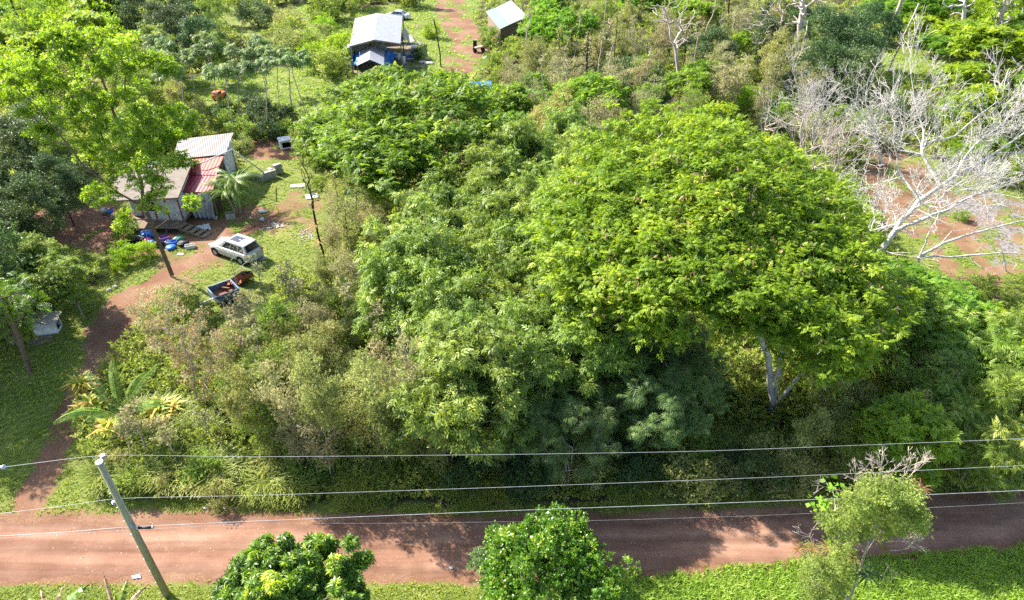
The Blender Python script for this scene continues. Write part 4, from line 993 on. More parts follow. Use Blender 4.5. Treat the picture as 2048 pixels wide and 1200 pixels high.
# palms and garden plants
def palm_frond(base, az, L, rise, droop, rng, w=.5, nl=34, lw=.065, wide=1.0):
    """a curved rachis with leaflets on both sides"""
    pts = []; d = np.array([math.cos(az), math.sin(az), 0.0])
    for i in range(nl + 1):
        t = i / nl; pts.append(np.array(base) + d * L * (t * .92) + np.array([0, 0, L * (rise * t - droop * t * t)]))
    pts = np.array(pts); C, D, N = [], [], []
    for i in range(3, nl):
        tg = nrm(pts[i + 1] - pts[i]); sd = nrm(np.cross(tg, [0, 0, 1])); up = np.cross(sd, tg)
        for s in (-1, 1):
            C.append(pts[i]); D.append(sd * s + tg * .8 - up * .35); N.append(up + sd * s * .3)
    C, D, N = np.array(C), np.array(D), np.array(N); k = np.repeat(np.arange(3, nl) / nl, 2)
    sz = w * (1 - (2 * k - .9) ** 2 * .6) * L * .33
    lf = scatter(C, D, N, sz, T_leaf(lw * 1.7 * wide, .3), rng.random(len(C)) * .7 + rng.random() * .3, rng)
    nodes = pts; par = np.arange(-1, nl); rad = np.linspace(.035, .008, nl + 1)
    Vt, Ft = tubes(nodes, par, rad, 4)
    return lf, (Vt, Ft, np.full(len(Vt), .8))
def palm(px, py, h, L, n, label, seed, mat='leaf_palm', stems=1, tr=.09, loc=None, wide=1.0, up=0.0):
    rng = np.random.default_rng(seed); b = P(px, py, 0) if loc is None else Vector(loc); root = empty('palm_tree', b, 0, label, 'palm')
    for s in range(stems):
        o2 = np.array([rng.normal() * .5, rng.normal() * .5, 0]) * (stems > 1); hh = h * rng.uniform(.75, 1.05) if stems > 1 else h
        top = o2 + [rng.normal() * .1, rng.normal() * .1, hh]
        nodes = np.array([o2 * .4 + (top - o2 * .4) * t for t in np.linspace(0, 1, 8)]); V, F = tubes(nodes, np.arange(-1, 7), np.linspace(tr, tr * .7, 8), 8)
        mesh_quads('trunk', V, F, 'bark_pale', rng.random(len(V)), root, True)
        for k in range(n):
            lf, rc = palm_frond(top, 2 * math.pi * k / n + rng.uniform(-.25, .25), L * rng.uniform(.8, 1.1), rng.uniform(.35, 1.1) + up, rng.uniform(.55, .95), rng, wide=wide)
            V, F, t = joinq([lf, rc]); mesh_quads('frond', V, F, mat, t, root)
palm(478, 428, 2.7, 2.5, 12, 'clump of feather palms against the right side of the red-roofed shack', 61, stems=5, tr=.07)
palm(262, 870, 1.3, 3.1, 10, 'young coconut palm with tall curved fronds beside the dirt path', 62, wide=1.5, up=.5)
palm(540, 660, .7, .9, 8, 'small brownish spiky palm in the scrub right of the trailer', 63)
def ti(px, py, h, label, seed, mat='leaf_tiyellow', heads=7, sz=.72):
    rng = np.random.default_rng(seed); b = P(px, py, 0); root = empty('garden_plant', b, 0, label, 'plant')
    tops = [np.array([rng.normal() * .35, rng.normal() * .35, h * rng.uniform(.5, 1)]) for _ in range(heads)]
    sk = skeleton(rng, [[np.zeros(3), np.array([0, 0, .3])]], np.array(tops), r_tip=.014); wood('stem', rng, sk, 'bark_pale', root)
    V, F, t = joinq([rosette(None, p, sz * rng.uniform(.8, 1.2), rng, 16, 1.0, w=.26) for p in tops]); mesh_quads('leaves', V, F, mat, t, root)
ti(180, 800, 1.2, 'yellow-leaved garden plant beside the dirt path, topmost left of the palm', 71)
ti(195, 838, 1.1, 'yellow-green garden plant beside the dirt path, left of the palm foot', 72)
ti(228, 870, 1.0, 'yellow garden plant below the young coconut palm', 73, heads=4)
ti(315, 855, 1.2, 'orange-pink leaved garden plant right of the coconut palm', 74, heads=5)
ti(345, 845, 1.0, 'pale yellow garden plant at the foot of the blossom tree', 75, heads=4)
ti(255, 905, .9, 'dark purple-brown garden plant in front of the coconut palm', 76, 'leaf_bromeliad', heads=3)
o = bromeliad(P(388, 905, .5), .75, 77, tint=.6); tag(o, 'dark red spiky bromeliad in the tall grass left of the thicket', 'bromeliad', 'bromeliads growing on trees')
o = bromeliad(W(825, 828, P(838, 862).y - .2), .5, 78, tint=.65); tag(o, 'dark red bromeliad on the foot of the grey snag', 'bromeliad', 'bromeliads growing on trees')

# banana plants at the bottom left edge, leaves torn and withered
def banana(px, py, leaves, label, seed):
    rng = np.random.default_rng(seed); b = P(px, py, 0); root = empty('banana_plant', b, 0, label, 'banana plant')
    top = np.array([0, 0, 1.7]); V, F = tubes(np.array([[0, 0, 0], [0, 0, .9], top]), np.array([-1, 0, 1]), np.array([.14, .12, .09]), 8)
    mesh_quads('stem', V, F, 'bark_pale', rng.random(len(V)), root, True)
    for (tx, ty, tz, mat, wd) in leaves:
        tip = np.array(P(tx, ty, tz) - b); mid = (top + tip) / 2 + [0, 0, .35]; n = 12; pts = []
        for i in range(n + 1):
            t = i / n; pts.append((1 - t) ** 2 * top + 2 * t * (1 - t) * mid + t * t * tip)
        pts = np.array(pts); V, F, tt = [], [], []
        for i in range(n):
            tg = nrm(pts[i + 1] - pts[i]); sd = nrm(np.cross(tg, [0.2, .3, 1])); f = math.sin(math.pi * min(1, .15 + .9 * i / n)) * wd
            for s in (-1, 1):
                k = len(V); dr = np.array([0, 0, -.12 * rng.random()])
                V += [pts[i], pts[i + 1], pts[i + 1] + sd * s * f + dr, pts[i] + sd * s * f * rng.uniform(.7, 1.05) + tg * .03 + dr]; F.append([k, k + 1, k + 2, k + 3]); tt += [rng.random()] * 4
        mesh_quads('leaf', V, np.array(F), mat, np.array(tt), root)
banana(130, 1290, [(82, 1172, 2.2, 'leaf_dry', .10), (133, 1165, 2.4, 'leaf_dry', .09), (178, 1168, 2.3, 'leaf_palm', .26), (58, 1195, 1.9, 'leaf_palm', .24)], 'banana plant with withered and green leaves at the bottom left corner', 81)
banana(262, 1285, [(206, 1143, 2.6, 'leaf_dry', .09), (256, 1158, 2.4, 'leaf_palm', .16), (297, 1168, 2.2, 'leaf_dry', .12), (230, 1190, 2.0, 'leaf_palm', .2)], 'banana plant with curled brown leaves left of the utility pole foot', 82)

# thin upright stems of the far scrub and of the thicket
def stems(polyg, n, hr, bark, phrase, seed, leaf=None):
    r = np.random.default_rng(seed); q = sorted(poly_samples(r, polyg, n))
    for i, (a, b) in enumerate(q):
        g0 = P(a, b, 0); h = r.uniform(*hr); lean = r.normal(size=2) * .06 * h
        T = blobpts(r, 9, (g0.x + lean[0], g0.y + lean[1], h * .85), (.5, .5, h * .18), 0)
        crowns = [('crown', leaf, [(clump_leaves(r, T, np.full(len(T), .3), 12, T_sprig(5, .5), .22, up=.6, rnd=.6, shell=.1), True)])] if leaf else []
        o = tree_obj('thin_tree', r, [[(g0.x, g0.y, 0), (g0.x + lean[0] * .4, g0.y + lean[1] * .4, h * .4), (g0.x + lean[0], g0.y + lean[1], h * .75)]], T, bark, crowns, r_tip=.014 if hr[1] < 7 else .03, step=.6)
        tag(o, f'{phrase}, number {i + 1} from the left' if 0 else f'{phrase}, {ordinal(i + 1)} from left', 'tree', 'thin upright stems')

stems([(1000, 130), (1300, 60), (1480, 70), (1440, 190), (1200, 270), (1060, 240)], 16, (7, 11), 'bark_pink', 'thin pale-stemmed tree in the far scrub', 91, 'leaf_tan')
stems([(1020, 120), (1420, 40), (1460, 160), (1150, 240)], 9, (7, 10), 'bark_dark', 'thin dark-stemmed tree in the far scrub', 92, 'leaf_olive')
stems([(230, 900), (300, 850), (470, 870), (480, 950), (260, 950)], 7, (2.6, 4.2), 'bark_pink', 'thin twiggy sapling in the tall grass by the road', 95, 'leaf_tan')
stems([(450, 720), (600, 640), (840, 640), (880, 800), (600, 880), (460, 830)], 13, (5, 6.8), 'bark_grey', 'thin grey stem rising from the thicket', 93, 'leaf_tan')
stems([(650, 420), (780, 420), (860, 450), (800, 560), (690, 570)], 10, (3.5, 6), 'bark_dark', 'thin dark stem between yard and canopy', 94, 'leaf_olive')

# ------------------------------------------------------------------ materials of made things
corrug('roof_brown', (0.13, 0.10, 0.078), (0.20, 0.16, 0.125), .22, 'Y', .85, (.12, .09, .07), .4)
corrug('roof_pale', (0.125, 0.10, 0.085), (0.19, 0.165, 0.145), .16, 'X', .6, (.11, .075, .055), .6)
corrug('roof_orange', (0.33, 0.045, 0.025), (0.42, 0.08, 0.045), .3, 'X', .6, (.3, .12, .09), .2)
corrug('roof_red', (0.22, 0.012, 0.018), (0.31, 0.022, 0.028), .3, 'X', .5, (.25, .06, .06), .3)
corrug('roof_white', (0.21, 0.21, 0.23), (0.29, 0.29, 0.31), .3, 'X', .5, (.2, .17, .15), .4)
corrug('roof_greenish', (0.13, 0.22, 0.175), (0.18, 0.28, 0.225), .3, 'X', .5, (.15, .2, .17), .3)
surf('wall_white', (0.36, 0.36, 0.36), (0.62, 0.62, 0.63), 2.2, .8)
surf('wood_red', (0.16, 0.02, 0.03), (0.28, 0.04, 0.05), 6, .8)
surf('wood_old', (0.12, 0.085, 0.06), (0.26, 0.19, 0.14), 8, .9, bump=.3)
surf('wood_pole', (0.17, 0.16, 0.09), (0.33, 0.30, 0.19), 9, .9, bump=.3, stretch=(6, 6, .5))
surf('tarp_grey', (0.13, 0.14, 0.16), (0.34, 0.36, 0.40), 1.6, .35, .5)
surf('tarp_blue', (0.02, 0.12, 0.50), (0.05, 0.25, 0.75), 2.5, .5, .5)
surf('shade_cloth', (0.16, 0.14, 0.10), (0.30, 0.27, 0.21), 3, .8)
surf('concrete', (0.2, 0.185, 0.16), (0.42, 0.40, 0.36), 7, .9)
surf('plastic_white', (0.38, 0.38, 0.38), (0.6, 0.6, 0.6), 5, .5)
surf('paint_white', (0.42, 0.42, 0.42), (0.58, 0.58, 0.58), 4, .28, .5)
surf('paint_silver', (0.34, 0.34, 0.32), (0.50, 0.50, 0.48), 3.5, .3, .6)
surf('metal_blue', (0.06, 0.10, 0.14), (0.12, 0.18, 0.24), 4, .45, .5)
surf('rust', (0.10, 0.035, 0.02), (0.30, 0.11, 0.055), 6, .8)
surf('metal_grey', (0.30, 0.31, 0.33), (0.5, 0.51, 0.54), 6, .4, .5, metal=.3)
surf('wire', (0.26, 0.26, 0.27), (0.42, 0.42, 0.43), 3, .4, .5)
flat('glass', (0.02, 0.025, 0.035), .08, .8)
flat('tyre', (0.02, 0.02, 0.022), .8, .2)
flat('black', (0.012, 0.012, 0.014), .6, .3)
flat('insulator', (0.45, 0.45, 0.62), .25, .6)
flat('tank_green', (0.50, 0.66, 0.58), .5)
for nm, c in (('red', (.55, .04, .03)), ('blue', (.03, .16, .55)), ('pink', (.6, .12, .35)), ('orange', (.6, .14, .04)), ('green', (.07, .25, .14)), ('tan', (.5, .36, .26)), ('yellow', (.6, .45, .05)), ('purple', (.2, .08, .3))): flat('plastic_' + nm, c, .45)
def V3(*a): return Vector(a)

# ------------------------------------------------------------------ utility pole and its lines
pb = P(334, 1190, 0); PY = pb.y; pt = W(199, 925, PY)
pole = empty('utility_pole', pb, 0, 'weathered wooden utility pole at the near edge of the dirt road', 'utility pole')
L = lambda p: Vector(p) - pb
MB().cyl((0, 0, -.2), L(pt), .155, .115, 18).build('shaft', 'wood_pole', pole, True)
MB().cyl(L(pt) + V3(0, 0, 0), L(pt) + V3(0, 0, .05), .15, .13, 16).build('cap', 'metal_grey', pole)
top_ins = W(205, 911, PY + .30)
MB().bar(L(pt) + V3(0, .05, -.15), L(top_ins) + V3(0, 0, -.12), .06, .06).build('bracket', 'wood_pole', pole)
def insul(parent, p, r=.09):
    m = MB()
    for k in range(3): m.cyl(p + V3(0, 0, -.05 * k), p + V3(0, 0, -.05 * k + .025), r * .75, r, 14)
    m.cyl(p + V3(0, 0, -.16), p + V3(0, 0, .05), r * .4, r * .35, 10); return m.build('insulator', 'insulator', parent)
insul(pole, L(top_ins)); insul(pole, L(W(226, 1004, PY - .18)), .06); insul(pole, L(W(262, 1050, PY - .15)), .045)
ax = (L(pt)).normalized()
m = MB()
for sgn in (-1, 1): m.bar(ax * 5.2 + V3(.15 * sgn, -.02, 0), ax * (L(pt).length - .05) + V3(.12 * sgn, -.02, 0), .025)
m.build('ground_wire', 'metal_grey', pole)
m = MB()
for k in range(16):
    c = ax * (1.0 + k * .42); sgn = 1 if k % 2 else -1
    m.bar(c, c + V3(.2 * sgn, -.03, 0), .018)
m.build('climbing_pegs', 'metal_grey', pole)
def line_pts(anchor, pxs, slope=.037):
    out = []
    for a, b in pxs:
        Yc = anchor.y
        for _ in range(5): q = W(a, b, Yc); Yc = anchor.y + slope * (q.x - anchor.x)
        out.append(W(a, b, Yc))
    return out
def wire(anchor, left, right, r, label, name='power_line'):
    pts = line_pts(anchor, left) + [Vector(anchor)] + line_pts(anchor, right)
    for end, prev, at in ((pts[0], pts[1], 0), (pts[-1], pts[-2], len(pts) + 1)):
        e = end + (end - prev) * (18 / (end - prev).length) + V3(0, 0, .35); pts.insert(at, e) if at == 0 else pts.append(e)
    X0 = np.array([p.x for p in pts]); ks = []
    for a, b in zip(pts[:-1], pts[1:]):
        for t in np.linspace(0, 1, 7)[:-1]: ks.append(a.lerp(b, t))
    ks.append(pts[-1]); A = np.array([list(p) for p in ks])
    for _ in range(2): A[1:-1] = .5 * A[1:-1] + .25 * (A[:-2] + A[2:])
    V, F = tubes(A, np.arange(-1, len(A) - 1), np.full(len(A), r), 6)
    o = mesh_quads(name, V, F, 'wire', None, None, True); tag(o, label, 'power line', 'lines strung along the road'); return o
wire(top_ins + V3(0, 0, .05), [(-60, 942), (0, 935)], [(512, 914), (1024, 909), (1400, 903), (1986, 880), (2100, 874)], .0065, 'topmost pale wire running along the road over the thicket')
wire(W(235, 996, PY + .12), [(-60, 1035), (0, 1027), (120, 1013)], [(512, 991), (1024, 974), (1536, 955), (2048, 931), (2120, 927)], .007, 'second wire from the top, fixed to the middle of the pole')
wire(W(252, 1054, PY - .16), [(-60, 1075), (0, 1072), (120, 1065)], [(512, 1042), (1024, 1021), (1536, 1003), (2048, 981), (2120, 977)], .0095, 'thick lower cable with the black splice case near the pole')
wire(W(262, 1060, PY + .14), [(-60, 1081), (0, 1076)], [(512, 1046), (760, 1047), (1200, 1041), (1536, 1031), (2048, 1006)], .0035, 'thinnest lowest wire just above the far edge of the road')
sp0, sp1 = W(276, 1054, PY - .2), W(304, 1053, PY - .2)
spl = empty('splice_case', sp0, 0, 'black splice case hanging on the cable right of the pole', 'splice case', )
MB().cyl(V3(0, 0, -.06), sp1 - sp0 + V3(0, 0, -.06), .055, .055, 12).build('case', 'black', spl, True)
m = MB(); m.cyl(V3(-.04, 0, -.04), V3(.0, 0, -.04), .075, .075, 12); m.cyl(sp1 - sp0 + V3(0, 0, -.04), sp1 - sp0 + V3(.04, 0, -.04), .075, .075, 12); m.build('end_caps', 'metal_grey', spl)
q = line_pts(top_ins, [(6, 934)])[0]
o = MB().cyl(q - V3(.12, 0, 0), q + V3(.12, 0, 0), .06, .04, 12).cyl(q - V3(.0, 0, 0), q + V3(.05, 0, 0), .09, .09, 12).build('line_insulator', 'insulator', None, True); tag(o, 'bluish white insulator on the topmost wire at the left edge', 'insulator')

# ------------------------------------------------------------------ left shack
def prot(name, cs, th, mat, parent, o): return MB().slab([Vector(c) - o for c in cs], th).build(name, mat, parent)
hb = P(300, 445, 0)
sh = empty('shack', hb, 0, 'raised wooden shack with brown, orange-red and pale metal roofs at left', 'house')
FLz, FRz = 2.9, 2.9
fl, frt = P(221, 401, FLz), P(355, 395, FRz); bl, br = P(238, 323, 3.6), P(393, 315, 3.6)
ml, mr = fl.lerp(bl, .72) + V3(0, 0, .28), frt.lerp(br, .72) + V3(0, 0, .28)
bl.z = br.z = 3.35
prot('brown_roof', [fl, frt, mr, ml], .07, 'roof_brown', sh, hb); prot('brown_roof', [ml + V3(0, .03, 0), mr + V3(0, .03, 0), br, bl], .07, 'roof_brown', sh, hb)
MB().bar(ml - hb + V3(-.1, .01, .03), mr - hb + V3(.1, .01, .03), .22, .05).build('ridge_cap', 'roof_brown', sh)
m = MB(); m.bar(frt - hb + V3(.04, 0, -.05), mr - hb + V3(.04, 0, -.05), .05, .16); m.bar(mr - hb + V3(.04, 0, -.05), br - hb + V3(.04, 0, -.05), .05, .16); m.bar(fl - hb + V3(0, -.04, -.06), frt - hb + V3(0, -.04, -.06), .04, .15); m.build('fascia', 'wood_old', sh)
o_r = [P(340, 320, 3.35), P(450, 307, 3.35), P(434, 343, 2.95), P(350, 345, 2.95)]
prot('orange_roof', [o_r[3], o_r[2], o_r[1], o_r[0]], .05, 'roof_orange', sh, hb)
pr = [P(356, 279, 3.75), P(467, 265, 3.75), P(451, 308, 3.42), P(344, 319, 3.42)]
prot('pale_roof', [pr[3], pr[2], pr[1], pr[0]], .05, 'roof_pale', sh, hb)
rr_ = [P(372, 349, 2.85), P(434, 351, 2.85), P(424, 384, 2.5), P(362, 384, 2.5)]
prot('red_roof', [rr_[3], rr_[2], rr_[1], rr_[0]], .05, 'roof_red', sh, hb)
prot('red_step', [P(374, 349, 2.9), P(433, 350, 2.9), P(434, 343, 2.97), P(378, 344, 2.97)], .05, 'roof_red', sh, hb)
X0, X1 = fl.x + .35, frt.x - .3; Y0, Y1 = frt.y + .45, br.y - .3
def wallbox(x0, y0, x1, y1, z0, z1, name, mat='wall_white', th=.08):
    a, b = V3(x0, y0, 0), V3(x1, y1, 0); c = (a + b) / 2 - hb; d = b - a
    return MB().box((c.x, c.y, (z0 + z1) / 2), (d.length, th, z1 - z0), math.atan2(d.y, d.x)).build(name, mat, sh)
wallbox(X0 + 1.35, Y0, X1, Y0, .55, 2.85, 'wall'); wallbox(X1, Y0 + .05, br.x - .35, Y1, .55, 2.9, 'wall'); wallbox(X0, Y0 + .9, X0, Y1, .55, 2.9, 'wall'); wallbox(X0, Y0 + .85, X0 + 1.3, Y0 + .85, .55, 2.85, 'wall'); wallbox(X0, Y1, X1, Y1, .55, 3.2, 'wall')
for t in (0.0, .33, .66, 1.0):
    x = X0 + 1.35 + (X1 - X0 - 1.35) * t; MB().box((x - hb.x, Y0 - hb.y - .06, 1.7), (.1, .05, 2.3)).build('red_trim', 'wood_red', sh)
MB().box((X0 + 2.2 - hb.x, Y0 - hb.y - .05, 1.85), (.7, .03, .8)).build('window', 'glass', sh)
MB().box(((X0 + X1) / 2 - hb.x, (Y0 + Y1) / 2 - hb.y, .45), (X1 - X0 + .1, Y1 - Y0 + .3, .16)).build('floor', 'wood_old', sh)
m = MB()
for i in range(5):
    for j in range(3): m.box((X0 + .2 + i * (X1 - X0 - .4) / 4 - hb.x, Y0 + .2 + j * (Y1 - Y0 - .5) / 2 - hb.y, .17), (.14, .14, .38))
m.build('stilts', 'wood_old', sh)
dk = MB()
for i in range(30): dk.box((X0 + .1 + i * .16 - hb.x, Y0 - hb.y - .72, .50), (.14, 1.2, .05))
dk.build('deck', 'wood_old', sh)
m = MB()
for i in range(5): m.box((X0 + .1 + i * 1.15 - hb.x, Y0 - hb.y - 1.28, .7), (.08, .08, 1.3))
m.box((X0 + 2.3 - hb.x, Y0 - hb.y - 1.28, 1.3), (4.7, .06, .08)); m.build('railing', 'wood_old', sh)
st = empty('stairs', (0, 0, 0)); st.parent = sh
s0, s1 = P(352, 447, .55) - hb, P(412, 470, .05) - hb
for i in range(6):
    t = i / 5; c = s0.lerp(s1, t); MB().box(c + V3(0, 0, .02), (.42, 1.0, .06), math.atan2(s1.y - s0.y, s1.x - s0.x)).build('tread', 'wood_old', st)
for off in (-.5, .5): MB().bar(s0 + V3(0, off, -.06), s1 + V3(0, off, -.02), .05, .2).build('stringer', 'wood_old', st)
# walls under the metal roofs
x0, x1 = rr_[3].x + .25, rr_[2].x - .15
wallbox(x0, rr_[2].y + 1.6, x1, rr_[2].y + 1.6, .1, 2.55, 'lean_to_wall', 'wood_old'); wallbox(pr[1].x - .35, pr[1].y - .3, pr[2].x - .35, pr[2].y + .1, .1, 3.2, 'lean_to_wall', 'wall_white'); wallbox(pr[0].x + .3, pr[0].y - .3, pr[1].x - .3, pr[1].y - .3, .1, 3.5, 'lean_to_wall', 'wall_white')
for c in (rr_[2], rr_[3]): MB().bar(V3(c.x - .12, c.y + .12, .0) - hb, V3(c.x - .12, c.y + .12, c.z - .05) - hb, .09).build('post', 'wood_old', sh)
# solar panel on the brown roof
n0 = (frt - fl).cross(ml - fl).normalized()
c = P(313, 326, 3.55)
pn = empty('solar_panel', c + V3(0, 0, .02), 0, 'dark blue panel lying across the back of the brown shack roof', 'panel'); pn.rotation_euler = (-.04, 0, .15)
MB().box((0, 0, .03), (1.5, .45, .04), bevel=.008).build('glass', 'glass', pn); MB().box((0, 0, .012), (1.56, .51, .03)).build('frame', 'metal_grey', pn)
# tarpaulin hanging from the red roof
def cloth(name, corners, mat, folds, amp, label, cat, nu=40, nv=16, seed=1, thick=.008):
    rng = np.random.default_rng(seed); a, b, c, d = [np.array(k) for k in corners]; U, Vv = np.meshgrid(np.linspace(0, 1, nu), np.linspace(0, 1, nv))
    P0 = (a + (b - a) * U[..., None]) * (1 - Vv[..., None]) + (d + (c - d) * U[..., None]) * Vv[..., None]
    nn = nrm(np.cross(b - a, d - a)); w = amp * (np.sin(U * folds * 6.28 + 3 * Vv + 2 * np.sin(Vv * 3)) * (.3 + .7 * Vv) + .8 * (fbm(U * 5, Vv * 3, seed) - .5))
    Pq = P0 + nn * w[..., None]; i, j = np.meshgrid(np.arange(nu - 1), np.arange(nv - 1)); q = (j * nu + i).ravel()
    o = mesh_quads(name, Pq, np.stack([q, q + 1, q + nu + 1, q + nu], 1), mat, None, None, True)
    md = o.modifiers.new('thickness', 'SOLIDIFY'); md.thickness = thick
    tag(o, label, cat); return o
tA, tB = rr_[3] + V3(.15, -.05, -.1), rr_[2] + V3(-.1, -.05, -.1)
cloth('tarpaulin', (tA, tB, V3(tB.x - .1, tB.y - .25, .12), V3(tA.x + .5, tA.y - .1, .15)), 'tarp_grey', 4.5, .13, 'grey-blue tarpaulin hanging in folds below the red roof', 'tarpaulin')
cloth('plastic_sheet', (P(392, 452, .22), P(418, 446, .2), P(422, 458, .1), P(396, 462, .1)), 'plastic_white', 3, .12, 'crumpled pale plastic sheet at the foot of the grey tarpaulin', 'sheet', 20, 10, 4)
# white pipe from the roof to the cistern
pp = [P(388, 326, 3.5), P(401, 327, 3.5), P(464, 299, 3.9), P(525, 343, 1.25)]
m = MB()
for a, b in zip(pp[:-1], pp[1:]): m.cyl(a, b, .055, .055, 10)
for a in pp[1:3]: m.ball(a, .07, sub=1)
tag(m.build('drain_pipe', 'plastic_white', None, True), 'white plastic pipe running from the red roof down to the block cistern', 'pipe')
m = MB().bar(V3(pp[2].x, pp[2].y, 0), pp[2] - V3(0, 0, .05), .07)
tag(m.build('pipe_post', 'wood_old'), 'thin post holding up the bend of the white pipe', 'post')
def blockwall(name, a, b, courses, label, th=.4, bl=.4, bh=.2):
    a, b = V3(*a), V3(*b); d = (b - a); n = max(1, round(d.length / bl)); ang = math.atan2(d.y, d.x); rn = random.Random(len(label)); m = MB(); u = d.normalized()
    for k in range(courses):
        for i in range(n):
            if k == courses - 1 and rn.random() < .25: continue
            off = .5 * (k % 2); c = a + u * ((i + .5 + off * .5) * bl); m.box((c.x, c.y, bh * (k + .5)), (bl - .012, th - .01 * rn.random(), bh - .012), ang, bevel=.012)
    tag(m.build(name, 'concrete'), label, 'block wall')
for k, (a, b, cc, lb) in enumerate((((520, 364), (549, 355), 4, 'near concrete block wall of the broken cistern by the pipe foot'), ((499, 356), (522, 358), 2, 'low concrete block wall left of the cistern'), ((550, 350), (566, 344), 5, 'separate stack of concrete blocks right of the cistern wall'), ((538, 350), (549, 356), 4, 'short return wall of the broken block cistern'))):
    blockwall('block_wall', tuple(P(*a, 0)), tuple(P(*b, 0)), cc, lb)

# kennels and boxes
def kennel(px, py, rz, size, label, body='wall_white', roof='concrete', over=.25, tilt=.12, legs=0):
    w, d, h = size; k = empty('kennel', P(px, py, 0), rz, label, 'kennel'); t = .035
    MB().box((0, d / 2, h / 2 + legs), (w, t, h)).box((0, -d / 2, h / 2 + legs), (w, t, h)).box((-w / 2 + t, 0, h / 2 + legs), (t, d - t, h)).box((0, 0, .03 + legs), (w - .1, d - .1, .03)).build('body', body, k)
    f = MB(); x = w / 2
    f.box((x, d / 2 - .08, h / 2 + legs), (t, .16, h)).box((x, -d / 2 + .08, h / 2 + legs), (t, .16, h)).box((x, 0, h - .08 + legs), (t, d - .32, .14)).box((x, 0, .08 + legs), (t, d - .32, .16)); f.build('front_frame', body, k)
    MB().box((-w / 2 + .12, 0, h * .45 + legs), (.06, d - .1, h * .8)).box((0, 0, .06 + legs), (w - .16, d - .12, .03)).build('inside', 'black', k)
    MB().box((-over * .3, 0, h + .06 + legs), (w + over * 2, d + over * 1.3, .05), rx=0, ry=tilt).build('roof', roof, k)
    if legs:
        m = MB()
        for sx in (-1, 1):
            for sy in (-1, 1): m.box((sx * (w / 2 - .08), sy * (d / 2 - .08), legs / 2), (.08, .08, legs))
        m.build('legs', 'wood_old', k)
    return k
kennel(99, 661, math.radians(14), (1.35, .95, 1.0), 'weathered white kennel with a dark square opening and sloping roof', over=.35, tilt=.1)
kennel(573, 296, math.radians(-62), (1.0, 1.2, .85), 'small pale table-like hutch with a white lid in the yard', roof='plastic_white', over=.1, tilt=.03, legs=.1)
kennel(131, 362, math.radians(-40), (1.2, 1.6, .8), 'grey-roofed hutch in the shade beside the tall loose tree', 'wood_old', 'metal_grey', .15, .12)

